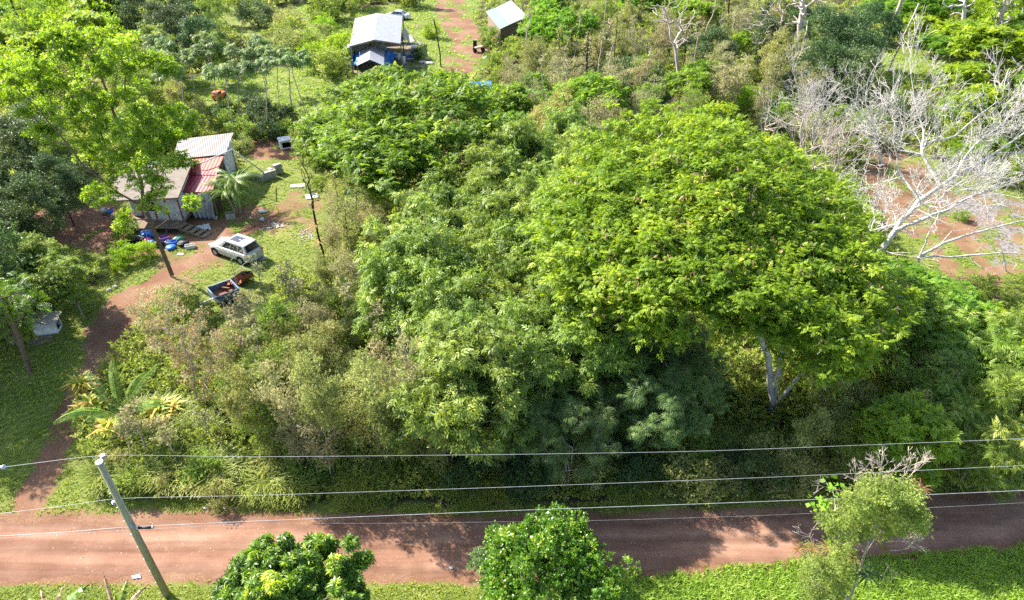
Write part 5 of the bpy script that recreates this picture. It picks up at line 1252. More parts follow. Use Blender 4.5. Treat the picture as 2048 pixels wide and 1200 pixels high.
# ------------------------------------------------------------------ vehicles
def loft(stations, ring):
    m = MB(); prev = None
    for st_ in stations:
        vs = [m.bm.verts.new((st_[0], y * st_[1], st_[2] + z * (st_[3] - st_[2]))) for y, z in ring]
        if prev:
            for i in range(len(ring)): m.bm.faces.new([prev[i], prev[(i + 1) % len(ring)], vs[(i + 1) % len(ring)], vs[i]])
        else: first = vs
        prev = vs
    m.bm.faces.new(first[::-1]); m.bm.faces.new(prev); return m
def car(loc, rz, label, paint, suv=True, scale=1.0):
    c = empty('parked_car', loc, rz, label, 'car'); ring = [(-.9, 0), (-1, .2), (-1.0, .62), (-.93, .92), (-.8, 1), (.8, 1), (.93, .92), (1, .62), (1, .2), (.9, 0)]
    hz = 1.02 if suv else .92
    sts = [(-2.27, .70, .48, hz * .86), (-2.2, .80, .36, hz * .97), (-1.9, .86, .27, hz), (-.8, .885, .25, hz), (.4, .885, .25, hz - .01), (1.05, .87, .25, hz - .03), (1.6, .84, .27, hz - .13), (2.0, .78, .30, hz - .24), (2.2, .66, .36, hz - .34), (2.27, .50, .45, hz - .45)]
    loft(sts, ring).build('body', paint, c, False)
    if suv: B = [(-2.12, .78), (.98, .78)]; R = [(-1.8, .63), (.15, .62)]; zt = 1.60
    else: B = [(-1.75, .76), (1.08, .76)]; R = [(-.95, .58), (.22, .58)]; zt = 1.40
    zb = hz - .03
    def pt(x, y, z): return Vector((x, y, z))
    b = [pt(B[0][0], -B[0][1], zb), pt(B[1][0], -B[1][1], zb), pt(B[1][0], B[1][1], zb), pt(B[0][0], B[0][1], zb)]
    r = [pt(R[0][0], -R[0][1], zt), pt(R[1][0], -R[1][1], zt), pt(R[1][0], R[1][1], zt), pt(R[0][0], R[0][1], zt)]
    m = MB(); vb = [m.bm.verts.new(v) for v in b]; vr = [m.bm.verts.new(v) for v in r]; mid = m.bm.verts.new((R[0][0] * .5 + R[1][0] * .5, 0, zt + .06))
    for i in range(4): m.bm.faces.new([vb[i], vb[(i + 1) % 4], vr[(i + 1) % 4], vr[i]]); m.bm.faces.new([vr[i], vr[(i + 1) % 4], mid])
    m.build('roof', paint, c, False)
    def pane(A, Bq, Cq, D, u0, u1, v0, v1, name='window'):
        q = lambda u, v: A.lerp(Bq, u).lerp(D.lerp(Cq, u), v)
        n = (Bq - A).cross(D - A).normalized() * .006
        if n.dot((A + Cq) / 2 - Vector((-.4, 0, 1.2))) < 0: n = -n
        P4 = [q(u0, v0) + n, q(u1, v0) + n, q(u1, v1) + n, q(u0, v1) + n]; mm = MB(); mm.poly(P4); return mm.build(name, 'glass', c)
    pane(b[1], b[2], r[2], r[1], .07, .93, .08, .92, 'windshield'); pane(b[3], b[0], r[0], r[3], .1, .9, .15, .9, 'rear_window')
    for (A, Bq, Cq, D) in ((b[0], b[1], r[1], r[0]), (b[3], b[2], r[2], r[3])):
        for u0, u1 in ((.09, .30), (.33, .60), (.63, .88)): pane(A, Bq, Cq, D, u0, u1, .12, .86)
    if suv:
        MB().box((-.55, 0, zt + .045), (.95, .72, .02), bevel=.004).build('sunroof', 'glass', c)
        for s in (-1, 1): MB().bar((R[0][0] + .1, s * .58, zt + .07), (R[1][0] - .1, s * .57, zt + .07), .035).build('roof_rail', 'metal_grey', c)
    for x in (-1.38, 1.38):
        for s in (-1, 1):
            w = MB().cyl((x, s * .66, .33), (x, s * .895, .33), .33, .33, 24).build('wheel', 'tyre', c, False)
            MB().cyl((x, s * .89, .33), (x, s * .905, .33), .21, .17, 16).build('rim', 'metal_grey', w)
            MB().cyl((x, s * .70, .36), (x, s * .888, .36), .40, .40, 24).build('wheel_arch', 'black', c)
    for s in (-1, 1):
        MB().box((2.12, s * .55, hz - .33), (.16, .30, .13), rz=-s * .35, bevel=.03).build('headlight', 'metal_grey', c)
        MB().box((-2.2, s * .68, hz - .14), (.10, .18, .28), bevel=.02).build('tail_light', 'plastic_red', c)
        MB().box((.78, s * .96, hz + .04), (.14, .16, .11), bevel=.03).build('mirror', paint, c)
    MB().box((-2.27, 0, .42), (.08, 1.35, .16), bevel=.02).build('bumper', paint, c); MB().box((2.24, 0, .42), (.08, 1.0, .14), bevel=.02).build('bumper', 'black', c)
    c.scale = (scale,) * 3; return c
a, b = P(436, 494, 0), P(513, 521, 0); d = a - b; cc = P(473, 505, 0.25); cc.z = 0
car(cc, math.atan2(d.y, d.x), 'dusty white-silver estate car with a sunroof parked in the left yard', 'paint_silver', True)
cc = P(794, 33, .4); cc.z = 0
car(cc, math.radians(168), 'white saloon car parked behind the far white-roofed house', 'paint_white', False)

tr = [P(417, 573, .85), P(463, 556, .85), P(472, 583, .85), P(431, 595, .85)]
ct = sum(tr, Vector()) / 4; ux = (tr[1] - tr[0]); ang = math.atan2(ux.y, ux.x); Lx = ux.length; Ly = (tr[3] - tr[0]).length * .95
t_ = empty('trailer', (ct.x, ct.y, 0), ang, 'blue-grey open utility trailer loaded with rusty scrap in the left yard', 'trailer')
MB().box((0, Ly / 2, .6), (Lx, .05, .5)).box((0, -Ly / 2, .6), (Lx, .05, .5)).box((-Lx / 2, 0, .6), (.05, Ly - .06, .5)).box((Lx / 2, 0, .6), (.05, Ly - .06, .5)).build('sides', 'metal_blue', t_)
MB().box((0, 0, .38), (Lx - .06, Ly - .06, .05)).build('bed', 'rust', t_)
m = MB(); 
for s in (-1, 1): m.box((0, s * Ly / 2, .865), (Lx + .06, .09, .035)); m.box((s * Lx / 2, 0, .865), (.09, Ly - .1, .035))
m.build('rim_rail', 'metal_blue', t_)
for s in (-1, 1):
    w = MB().cyl((-.1, s * (Ly / 2 + .05), .28), (-.1, s * (Ly / 2 + .24), .28), .28, .28, 20).build('wheel', 'tyre', t_)
    MB().cyl((-.1, s * (Ly / 2 + .235), .28), (-.1, s * (Ly / 2 + .25), .28), .15, .12, 12).build('rim', 'metal_grey', w)
MB().bar((-Lx / 2, 0, .35), (-Lx / 2 - .9, 0, .3), .08).build('drawbar', 'metal_grey', t_)
def thing_at(m, name, mat, loc, rz, label, cat, smooth=False, group=None):
    o = m.build(name, mat, None, smooth); o.location = loc; o.rotation_euler = (0, 0, rz); tag(o, label, cat, group); return o
def inb(u, v, z): return t_.matrix_basis @ Vector((u * Lx / 2, v * Ly / 2, z))
thing_at(MB().ball((0, 0, .16), .17, sub=3), 'ball', 'plastic_red', P(464, 570, .45), 0, 'bright red ball in the far end of the blue trailer', 'ball', True)
thing_at(MB().cyl((-.3, 0, .1), (.3, 0, .1), .1, .1, 14).box((0, .0, .2), (.1, .1, .06)), 'gas_cylinder', 'metal_blue', P(444, 570, .42), ang, 'blue-grey gas cylinder lying in the blue trailer', 'cylinder', True)
m = MB(); rs = random.Random(3)
for i in range(9): m.box((rs.uniform(-.5, .5), rs.uniform(-.3, .3), .06 + .04 * i), (rs.uniform(.2, .6), rs.uniform(.08, .3), .05), rs.uniform(0, 3), rs.uniform(-.4, .4))
thing_at(m, 'scrap_heap', 'rust', P(455, 575, .42), ang, 'rusty scrap metal heaped in the blue trailer', 'scrap')
# rusted shell beside it
m = MB(); n = 14
for i in range(n):
    a0, a1 = math.pi * (.05 + .9 * i / n), math.pi * (.05 + .9 * (i + 1) / n)
    for r_, sg in ((.62, 1), (.57, -1)):
        m.poly([(-.55, r_ * math.cos(a0), .75 - r_ * math.sin(a0)), (.55, r_ * math.cos(a0), .75 - r_ * math.sin(a0)), (.55, r_ * math.cos(a1), .75 - r_ * math.sin(a1)), (-.55, r_ * math.cos(a1), .75 - r_ * math.sin(a1))])
bt = empty('rusty_firepit', P(490, 566, 0), math.radians(65), 'rusty brown curved steel trough on a black frame beside the trailer', 'trough'); bt.rotation_euler[0] = -.3
m.build('trough', 'rust', bt)
m = MB()
for sx in (-.5, .5): m.bar((sx, -.5, 0), (sx, .5, .7), .06); m.bar((sx, .5, 0), (sx, -.5, .7), .06)
m.box((.58, 0, .45), (.04, 1.1, .5)); m.build('frame', 'black', bt)

# ------------------------------------------------------------------ litter and small things round the shack
def bucket(mat, loc, label, r=.16, h=.34, rz=0, lie=False):
    m = MB().cyl((0, 0, 0), (0, 0, h), r * .85, r, 16).cyl((0, 0, h - .03), (0, 0, h + .01), r * 1.08, r * 1.08, 16)
    o = m.build('bucket', mat, None, True); o.location = loc; o.rotation_euler = (1.4 if lie else 0, 0, rz); tag(o, label, 'bucket'); return o
def sack(mat, loc, label, r=.3, seed=1, sz=(1, .8, .6), name='sack', cat='sack'):
    o = MB().ball((0, 0, r * sz[2] * .8), r, sz, 3, .13, random.Random(seed)).build(name, mat, None, False); o.location = loc; tag(o, label, cat); return o
def crate(mat, loc, label, s=(.5, .35, .3), rz=0, name='crate', cat='crate'):
    x, y, z = s; m = MB().box((0, 0, .02), (x, y, .03))
    for sg in (-1, 1): m.box((0, sg * y / 2, z / 2), (x, .02, z)); m.box((sg * x / 2, 0, z / 2), (.02, y, z))
    m.box((0, y / 2, z), (x + .03, .04, .03)).box((0, -y / 2, z), (x + .03, .04, .03))
    o = m.build(name, mat); o.location = loc; o.rotation_euler = (0, 0, rz); tag(o, label, cat); return o
sack('plastic_blue', P(298, 473, 0), 'large blue bundle on the litter heap left of the leaning trunk', .55, 1, (1.1, .7, .6))
sack('plastic_pink', P(297, 481, 0), 'pink toy bundle on the litter heap', .26, 2)
sack('plastic_blue', P(303, 486, 0), 'small light blue bag below the pink bundle', .25, 3)
crate('plastic_purple', P(331, 482, 0), 'grey-purple wire crate right of the leaning trunk', (.7, .5, .4), .6)
bucket('plastic_orange', P(343, 479, 0), 'orange tub right of the purple crate', .26, .3)
sack('plastic_green', P(357, 480, 0), 'green cloth heap on the litter right of the orange tub', .42, 4, (1.2, .8, .5))
crate('plastic_blue', P(346, 489, 0), 'bright blue crate in the middle of the litter heap', (.65, .45, .3), .3)
bucket('plastic_blue', P(343, 498, 0), 'round blue tub at the near edge of the litter heap', .36, .22)
crate('plastic_white', P(337, 488, 0), 'white basket left of the bright blue crate', (.4, .3, .25), -.4)
crate('plastic_white', P(381, 496, 0), 'white rectangular box at the right end of the litter heap', (.7, .38, .28), .35, 'storage_box', 'box')
o = MB().box((0, 0, .03), (.5, .3, .04)).build('board', 'plastic_white'); o.location = P(361, 509, 0); tag(o, 'small flat white board on the sunny soil below the litter', 'board')
for k, (a, b, lb) in enumerate(((368, 491, 'black rubbish bag left of the white box'), (318, 492, 'black rubbish bag behind the leaning trunk'), (270, 482, 'black rubbish bag at the left of the litter heap'))): sack('black', P(a, b, 0), lb, .42, 10 + k, (1.1, .9, .6), 'rubbish_bag', 'bag')
sack('plastic_white', P(278, 479, 0), 'pale crumpled bag left of the blue bundle', .3, 14)
for k, (a, b, mt, lb) in enumerate(((212, 425, 'plastic_white', 'white sheet-wrapped thing at the far left of the porch'), (224, 428, 'plastic_blue', 'dark blue bag beside the porch'), (236, 431, 'plastic_red', 'red bag beside the porch'), (232, 436, 'plastic_tan', 'pinkish cardboard by the porch'))): sack(mt, P(a, b, 0), lb, .38, 20 + k, (1, .8, .7))
o = MB().bar((0, 0, .1), (1.4, .2, .9), .09).bar((.6, 0, 0), (.3, .1, 1.1), .07).bar((-.2, .1, .05), (1.0, -.3, .1), .12, .04).build('broken_timber', 'wood_old'); o.location = P(207, 430, 0); tag(o, 'broken grey timber leaning at the left end of the porch', 'timber')
crate('concrete', P(462, 436, 0), 'pale cool box standing at the edge of the palm shade', (.75, .5, .5), .3, 'cool_box', 'box')
bucket('plastic_white', P(432, 438, 0), 'small white pot left of the pale cool box', .14, .2)
sack('plastic_white', P(525, 441, 0), 'round white bag on the bare soil', .2, 30, (1, 1, .8))
sack('plastic_white', P(525, 424, 0), 'crumpled white litter in the palm shade', .28, 31, (1.3, .8, .35))
sack('plastic_white', P(598, 562, 0), 'crumpled pale cloth in the grass above the thicket', .35, 32, (1.2, .9, .4), 'cloth', 'cloth')
cloth('blue_tarpaulin', (P(562, 560, .35), P(582, 558, .3), P(580, 572, .1), P(560, 574, .1)), 'metal_blue', 3, .1, 'blue-grey tarpaulin scrap half hidden in the grass', 'tarpaulin', 18, 10, 8)
o = MB().box((0, 0, .08), (1.1, .8, .05), .4, .08).build('sheet_metal', 'plastic_white'); o.location = P(624, 394, 0); tag(o, 'white sheet lying on the ground behind the bromeliad tree', 'sheet')
o = MB().box((0, 0, .05), (1.5, .7, .05), .2, .03).build('board', 'concrete'); o.location = P(597, 372, 0); tag(o, 'pale board lying on the grass right of the cistern', 'board')
o = MB().box((0, 0, .05), (.8, .5, .05), .5, .05).build('board', 'concrete'); o.location = P(523, 518, 0); tag(o, 'pale board lying behind the silver car', 'board')
o = MB().box((0, 0, .05), (1.5, .9, .04), .35, .02).build('plywood_sheet', 'wood_old'); o.location = P(82, 682, 0); tag(o, 'worn plywood sheet on the ground below the white kennel', 'board')
rs = random.Random(8)
m = MB()
for i in range(34): m.box((rs.gauss(0, .45), rs.gauss(0, .3), .04), (rs.uniform(.08, .3), rs.uniform(.06, .18), rs.uniform(.03, .08)), rs.uniform(0, 3), rs.uniform(-.3, .3))
o = m.build('rubble', 'concrete'); o.location = P(550, 452, 0); tag(o, 'scatter of broken pale rubble on the yard soil', 'rubble', kind='stuff')
m = MB()
for i in range(40): m.box((rs.gauss(0, .5), rs.gauss(0, .6), .03), (rs.uniform(.05, .2), rs.uniform(.05, .15), rs.uniform(.03, .06)), rs.uniform(0, 3), rs.uniform(-.3, .3))
o = m.build('rubble', 'concrete'); o.location = P(614, 470, 0); tag(o, 'scatter of small pale stones left of the bromeliad tree', 'rubble', kind='stuff')
for k, (a, b, r_, lb) in enumerate(((219, 582, .2, 'dark round stone on the lawn, left of two'), (231, 576, .2, 'pale-topped stone on the lawn, right of two'), (30, 530, .3, 'pale stone half hidden at the left edge'), (152, 408, .2, 'pale stone in the shade below the grey hutch'))): sack('concrete', P(a, b, 0), lb, r_, 40 + k, (1, .8, .6), 'stone', 'stone')
for k, (a, b) in enumerate(((410, 1017), (450, 1016), (903, 1136))): sack('plastic_white', P(a, b, 0), ('small white litter on the verge, left of two', 'small white litter on the verge, right of two', 'white stone on the road right of the tree shadows')[k], .09, 60 + k, (1, .8, .4), 'litter', 'litter')
cloth('paper', (P(262, 1152, .06), P(280, 1148, .05), P(282, 1156, .03), P(266, 1158, .03)), 'plastic_white', 2, .03, 'white paper scrap on the grass left of the pole', 'paper', 8, 6, 3)
# stray gravel on the road
n = 900; u = RNG.uniform(-22, 26, n); w_ = RNG.random(n); v = lineY(ROAD_S, u) + (lineY(ROAD_N, u) - lineY(ROAD_S, u)) * (w_ ** .6)
d = nrm(RNG.normal(size=(n, 3))); V, F, tt = scatter(np.stack([u, v, np.full(n, .01)], 1), d * [1, 1, .2], d * .3 + [0, 0, 1], .045, T_leaf(.8, 0), RNG.random(n), RNG)
tag(mesh_quads('gravel', V, F, 'seedpods', tt), 'loose pebbles and dead leaves scattered on the red dirt road', 'gravel', kind='stuff')

# ------------------------------------------------------------------ far white-roofed house
fb = P(750, 110, 0)
fh = empty('open_house', fb, 0, 'open-sided house with a wide white metal gable roof at the top', 'house')
ZR, ZE = 4.6, 3.7
rf, rb = P(748, 79, ZR), P(755, 26, ZR); lf, lb_ = P(699, 92, ZE), P(710, 37, ZE); gf, gb = P(801, 87, ZE), P(805, 32, ZE)
prot('roof_slope', [lb_, lf, rf, rb], .08, 'roof_white', fh, fb); prot('roof_slope', [gf, gb, rb + V3(.02, 0, 0), rf + V3(.02, 0, 0)], .08, 'roof_white', fh, fb)
m = MB()
for a, b in ((lf, rf), (rf, gf), (lf, lb_), (gf, gb)): m.bar(a - fb + V3(0, 0, -.13), b - fb + V3(0, 0, -.13), .06, .16)
m.build('fascia', 'wood_old', fh)
m = MB()
for q in (lf, gf, lb_, gb, lf.lerp(gf, .5), gf.lerp(gb, .5), lf.lerp(lb_, .5)): m.bar(V3(q.x, q.y, 0) - fb + V3(0, .15, 0), V3(q.x, q.y, q.z - .15) - fb + V3(0, .15, 0), .14)
m.build('posts', 'wood_old', fh)
def fwall(a, b, z0, z1, name, mat):
    c = (a + b) / 2 - fb; d = b - a; MB().box((c.x, c.y, (z0 + z1) / 2), (V3(d.x, d.y, 0).length, .08, z1 - z0), math.atan2(d.y, d.x)).build(name, mat, fh)
fwall(lf.lerp(lb_, .1), lb_.lerp(lf, .05), .1, 3.3, 'wall', 'wall_white'); fwall(lb_.lerp(gb, .03) - V3(0, .4, 0), gb.lerp(lb_, .03) - V3(0, .4, 0), .1, 3.4, 'wall', 'wood_old')
fwall(lf.lerp(lb_, .3) + V3(.3, 0, 0), gf.lerp(gb, .3) - V3(2.2, 0, 0), .1, 3.2, 'inner_wall', 'tarp_grey')
MB().box(((lf.x + gf.x) / 2 - fb.x, (lf.y + lb_.y) / 2 - fb.y, .06), ((gf - lf).length + 1.0, (lb_ - lf).length, .12)).build('floor', 'wood_old', fh)
# porch with its own small gable roof
sf, sb = P(739, 119, 3.3), P(741.5, 86, 3.3)
prot('porch_roof', [P(723, 102, 2.6), P(714, 131, 2.6), sf, sb], .06, 'roof_white', fh, fb); prot('porch_roof', [P(768, 131, 2.6), P(769, 100, 2.6), sb + V3(.02, 0, 0), sf + V3(.02, 0, 0)], .06, 'roof_white', fh, fb)
m = MB()
for q in (P(714, 131, 2.6), P(768, 131, 2.6), P(769, 100, 2.6), P(723, 102, 2.6)): m.bar(V3(q.x, q.y + .1, 0) - fb, V3(q.x, q.y + .1, 2.5) - fb, .1)
m.build('porch_posts', 'wood_old', fh)
cloth('blue_tarpaulin', (P(723, 101, 2.5), P(703, 114, 1.6), P(706, 128, .6), P(715, 131, 1.9)), 'tarp_blue', 2, .15, 'blue tarpaulin stretched left of the small porch roof', 'tarpaulin', 14, 10, 5)
cloth('blue_tarpaulin', (P(769, 99, 2.5), P(791, 107, 2.2), P(783, 131, .4), P(769, 134, .5)), 'tarp_blue', 2, .15, 'blue tarpaulin stretched right of the small porch roof', 'tarpaulin', 14, 10, 6)
cloth('shade_sail', (P(806, 52, 3.2), P(829, 78, 2.4), P(846, 90, 1.9), P(806, 80, 3.1)), 'shade_cloth', 2, .2, 'brown shade cloth slung from the right eave of the white-roofed house', 'awning', 16, 12, 7)
tk = empty('water_tank', P(705, 122, 0), 0, 'pale green water tank at the left corner of the white-roofed house', 'water tank')
MB().cyl((0, 0, 0), (0, 0, 2.1), .95, .95, 24).build('tank', 'tank_green', tk, False); m = MB()
for k in range(5): m.cyl((0, 0, .3 + k * .4), (0, 0, .36 + k * .4), .975, .975, 24)
m.build('ribs', 'tank_green', tk); MB().cyl((0, 0, 2.1), (0, 0, 2.3), .95, .35, 24).build('lid', 'tank_green', tk)
sack('plastic_white', P(701, 134, 0), 'white round drum left below the porch of the far house', .45, 71, (1, 1, .9))
for k, (a, b, r_, h_, lb) in enumerate(((797, 122, .38, 1.0, 'tall white drum right of the porch of the far house'), (807, 130, .36, 1.1, 'white drum nearest the feathery tree at the far house'), (790, 116, .3, .7, 'small white drum behind the others at the far house'))): bucket('plastic_white', P(a, b, 0), lb, r_, h_)
for k, (a, b, mt, lb) in enumerate(((815, 112, 'plastic_white', 'white bag under the shade cloth, left of three'), (823, 116, 'plastic_blue', 'blue crate-like bundle under the shade cloth'), (833, 112, 'plastic_white', 'white bag under the shade cloth beside the green plants'), (828, 98, 'plastic_white', 'white bundle under the eave of the far house'), (820, 90, 'metal_blue', 'bluish bundle just below the shade cloth'))): sack(mt, P(a, b, 0), lb, .42, 80 + k)
o = MB().box((0, 0, .45), (.9, .5, .05)).box((-.4, 0, .22), (.05, .45, .44)).box((.4, 0, .22), (.05, .45, .44)).build('table', 'metal_blue'); o.location = P(822, 124, 0); tag(o, 'low blue-grey table on the dark floor beside the far house', 'table')
o = MB().bar((0, 0, 0), (-.6, 0, 2.6), .18, .05).build('surfboard', 'plastic_white'); o.location = P(829, 108, 0); tag(o, 'white board leaning upright at the right of the far house', 'board')
rs = random.Random(12)
pl = MB(); 
for i in range(7): pl.box((0, -.6 + i * .2, .12), (1.6, .14, .03))
pl.box((-.7, 0, .06), (.1, 1.3, .1)).box((.7, 0, .06), (.1, 1.3, .1)); o = pl.build('pallet', 'wood_old'); o.location = P(840, 134, 0); o.rotation_euler = (0, 0, .2); tag(o, 'worn wooden pallet by the far house', 'pallet')
sack('plastic_tan', P(845, 126, 0), 'pinkish heap of cloth on the pallet edge', .45, 90, (1.3, .8, .4)); sack('plastic_white', P(858, 128, 0), 'white heap of sheets right of the pink cloth', .5, 91, (1.4, .8, .35)); sack('plastic_tan', P(855, 120, 0), 'tan bag behind the white sheets', .35, 92)
# flat-roofed shed at the right of the driveway
sb0 = P(1012, 45, 0)
sd = empty('shed', sb0, 0, 'shed with a white and pale green metal roof among trees right of the driveway', 'shed')
r0, r1 = P(990.5, 15.5, 3.3), P(1020, 48.5, 3.3)
prot('green_roof', [P(971, 23, 3.1), P(1000, 58, 3.1), r1, r0], .06, 'roof_greenish', sd, sb0); prot('white_roof', [P(1056, 33, 3.0), P(1022, 0, 3.0), r0 + V3(.02, 0, 0), r1 + V3(.02, 0, 0)], .06, 'roof_white', sd, sb0)
cs = [P(973, 24, 3.0), P(1000, 56, 3.0), P(1054, 33, 2.9), P(1022, 2, 2.9)]; cen = sum(cs, Vector()) / 4
for i in range(4):
    a, b = cs[i].lerp(cen, .08), cs[(i + 1) % 4].lerp(cen, .08); c = (a + b) / 2 - sb0; d = b - a
    MB().box((c.x, c.y, 1.4), (V3(d.x, d.y, 0).length, .08, 2.75), math.atan2(d.y, d.x)).build('wall', 'wood_old', sd)
# cart with cushions
ck = empty('cart', P(958, 104, 0), math.radians(8), 'dark flatbed cart piled with pinkish cushions beside the far driveway', 'cart')
MB().box((0, 0, .7), (1.7, 1.0, .12)).build('bed', 'black', ck)
for sx in (-.6, .6):
    for sy in (-.5, .5): MB().cyl((sx, sy - .05, .3), (sx, sy + .05, .3), .3, .3, 16).build('wheel', 'tyre', ck)
MB().box((-.55, .3, 1.2), (.55, .4, .8), bevel=.03).build('headboard', 'black', ck)
for k, (a, b, lb) in enumerate(((955, 97, 'pinkish cushion on the dark cart, left'), (962, 95, 'pinkish cushion on the dark cart, right'))): sack('plastic_tan', P(a, b, .78), lb, .42, 95 + k, (1, .8, .4), 'cushion', 'cushion')
sack('metal_grey', P(972, 119, 0), 'grey rounded drum in the grass right of the cart', .4, 97)
# small orange truck in the far grass
ot = empty('small_truck', P(440, 197, 0), math.radians(80), 'small orange truck with a pale rear window in the far grass', 'truck')
loft([(-1.3, .55, .35, .95), (-1.25, .66, .3, 1.0), (1.2, .66, .3, .95), (1.3, .5, .4, .8)], [(-.95, 0), (-1, .3), (-1, .8), (-.9, 1), (.9, 1), (1, .8), (1, .3), (.95, 0)]).build('body', 'plastic_orange', ot)
MB().box((-.5, 0, 1.2), (1.2, 1.1, .5), bevel=.08).build('cab', 'plastic_orange', ot); MB().box((-1.11, 0, 1.22), (.02, .85, .34)).build('window', 'plastic_white', ot); MB().box((-.5, 0, 1.22), (.8, 1.13, .26)).build('window', 'glass', ot)
for sx in (-.8, .8):
    for sy in (-1, 1): MB().cyl((sx, sy * .55, .28), (sx, sy * .69, .28), .28, .28, 16).build('wheel', 'tyre', ot)
ot.scale = (.72, .72, .72)
tent = empty('tarp_shelter', P(957, 200, 0), .1, 'blue and white tarpaulin shelter glimpsed through the feathery tree', 'shelter')
MB().slab([V3(-1.6, -1, 1.9), V3(1.6, -1, 1.9), V3(1.6, 0, 2.3), V3(-1.6, 0, 2.3)], .03).build('blue_roof', 'tarp_blue', tent); MB().slab([V3(-1.6, .01, 2.3), V3(1.6, .01, 2.3), V3(1.6, 1.2, 1.9), V3(-1.6, 1.2, 1.9)], .03).build('pale_roof', 'plastic_white', tent)
m = MB()
for sx in (-1.5, 1.5):
    for sy in (-.9, 1.1): m.box((sx, sy, .93), (.06, .06, 1.85))
m.build('poles', 'metal_grey', tent)

# ------------------------------------------------------------------ the other trees and bushes, each an object of its own
KLABEL = {'olive': 'olive-leaved scrub tree', 'tan': 'sparse grey-tan scrub tree', 'greenscrub': 'green-leaved scrub tree', 'trema': 'drooping mid-green tree', 'palmate': 'dark tree with star-shaped leaves',
          'umbrella': 'slender tree with drooping dark umbrella leaves', 'albizia': 'feathery green tree', 'albizia_bright': 'bright feathery tree', 'dark': 'dense dark evergreen tree', 'brightbush': 'bright green bush',
          'darkbush': 'dark green bush', 'olivebush': 'olive bush', 'greenbush': 'mid-green bush', 'weeping': 'weeping bright green plumy tree', 'deadpink': 'low bare pinkish dead tree', 'deadtall': 'tall dead tree'}
KCAT = {k: ('bush' if 'bush' in k else 'tree') for k in KLABEL}
PR = random.Random(5); PLACED = []; PLACED_XY = []
def place(kind, x, y, h, phrase, group, wide=1.0):
    root, H = PR.choice(PROTO[kind]); o = copy_tree(root); s = h / H; w = s * wide * PR.uniform(.9, 1.12)
    o.location = (x, y, 0); o.scale = (w, w, s); o.rotation_euler = (PR.uniform(-.05, .05), PR.uniform(-.05, .05), PR.uniform(0, 6.28))
    tag(o, None, KCAT[kind], group); PLACED.append((o, kind, phrase, h)); PLACED_XY.append((x, y))
    return o
def at_px(kind, px, py, h, phrase, group, wide=1.0, zf=.6):
    p = P(px, py, h * zf); return place(kind, p.x, p.y, h, phrase, group, wide)
def fill(poly, kinds, spacing, hr, phrase, group, n=4000, wide=1.0, maxn=60):
    got = []; r = np.random.default_rng(abs(hash(phrase)) % 1000 if False else sum(map(ord, phrase)))
    ks = [k for k, w in kinds for _ in range(w)]
    for a, b in poly_samples(r, poly, n):
        h = r.uniform(*hr); p = P(a, b, h * .68)
        if any((p.x - q[0]) ** 2 + (p.y - q[1]) ** 2 < spacing * spacing for q in got): continue
        if 945 < a < 1085 and b < 100: continue
        if 395 < a < 530 and 520 < b < 650: continue
        if 40 < a < 180 and 570 < b < 700: continue
        if 540 < a < 605 and 250 < b < 335: continue
        if 1440 < a < 1640 and 660 < b < 860: continue
        if on_road(np.array([p.x]), np.array([p.y]), .8)[0]: continue
        got.append((p.x, p.y)); k = ks[int(r.integers(len(ks)))]
        place(k, p.x, p.y, h, phrase, group, wide)
        if len(got) >= maxn: break
fill([(450, 650), (560, 610), (700, 575), (820, 570), (870, 700), (930, 870), (560, 890), (430, 810)], [('olive', 3), ('greenscrub', 1), ('tan', 3)], 1.25, (3.8, 5.8), 'in the thicket left of centre', 'scrub trees of the thicket', maxn=52)
fill([(610, 470), (640, 420), (700, 330), (850, 390), (860, 450), (800, 530), (720, 560), (640, 560)], [('tan', 3), ('olive', 1)], 2.0, (3.0, 5.2), 'between the yard and the big crowns', 'scrub trees beside the yard', maxn=18)
fill([(790, 510), (880, 420), (960, 350), (1040, 280), (1150, 270), (1180, 330), (1110, 470), (1200, 580), (1300, 640), (1310, 700), (1180, 730), (1050, 790), (900, 790), (860, 700), (780, 580)], [('trema', 1)], 2.25, (7.2, 9.2), 'in the central canopy', 'drooping-leaved trees of the central canopy', maxn=34)
fill([(1060, 720), (1200, 670), (1390, 690), (1430, 800), (1370, 870), (1150, 880), (950, 850), (1000, 790)], [('palmate', 1)], 1.9, (4.4, 5.8), 'at the lower front of the central canopy', 'star-leaved trees below the central canopy', maxn=14)
fill([(1620, 760), (1780, 660), (1880, 640), (1880, 820), (1720, 900), (1590, 880)], [('olive', 2), ('greenscrub', 2)], 1.7, (3.6, 5.2), 'right of the pale umbrella-tree trunks', 'understorey trees at the right', maxn=22)
fill([(1850, 700), (1960, 650), (2120, 620), (2170, 900), (2100, 960), (1920, 960), (1800, 920)], [('weeping', 2), ('greenscrub', 1), ('albizia_bright', 1)], 1.7, (4.4, 6.0), 'at the right edge beside the road', 'weeping trees at the right', maxn=20)
fill([(1770, 560), (1860, 570), (1880, 620), (1800, 660), (1750, 640)], [('albizia', 1)], 2.0, (5, 6.5), 'beside the white dead limbs', 'small feathery trees', maxn=4)
fill([(1010, 130), (1200, 60), (1420, 60), (1500, 90), (1430, 200), (1290, 250), (1180, 290), (1090, 250), (1010, 210)], [('tan', 5), ('olive', 2), ('albizia', 1), ('greenscrub', 1)], 2.7, (5.5, 8), 'in the far scrub right of the driveway', 'scrub trees right of the driveway', maxn=40)
fill([(1050, -40), (1420, -40), (1420, 40), (1080, 80), (1000, 100), (985, 60)], [('albizia', 3), ('greenscrub', 3), ('tan', 2), ('olive', 1)], 4.0, (6, 8), 'along the top edge right of centre', 'trees along the top edge', maxn=24)
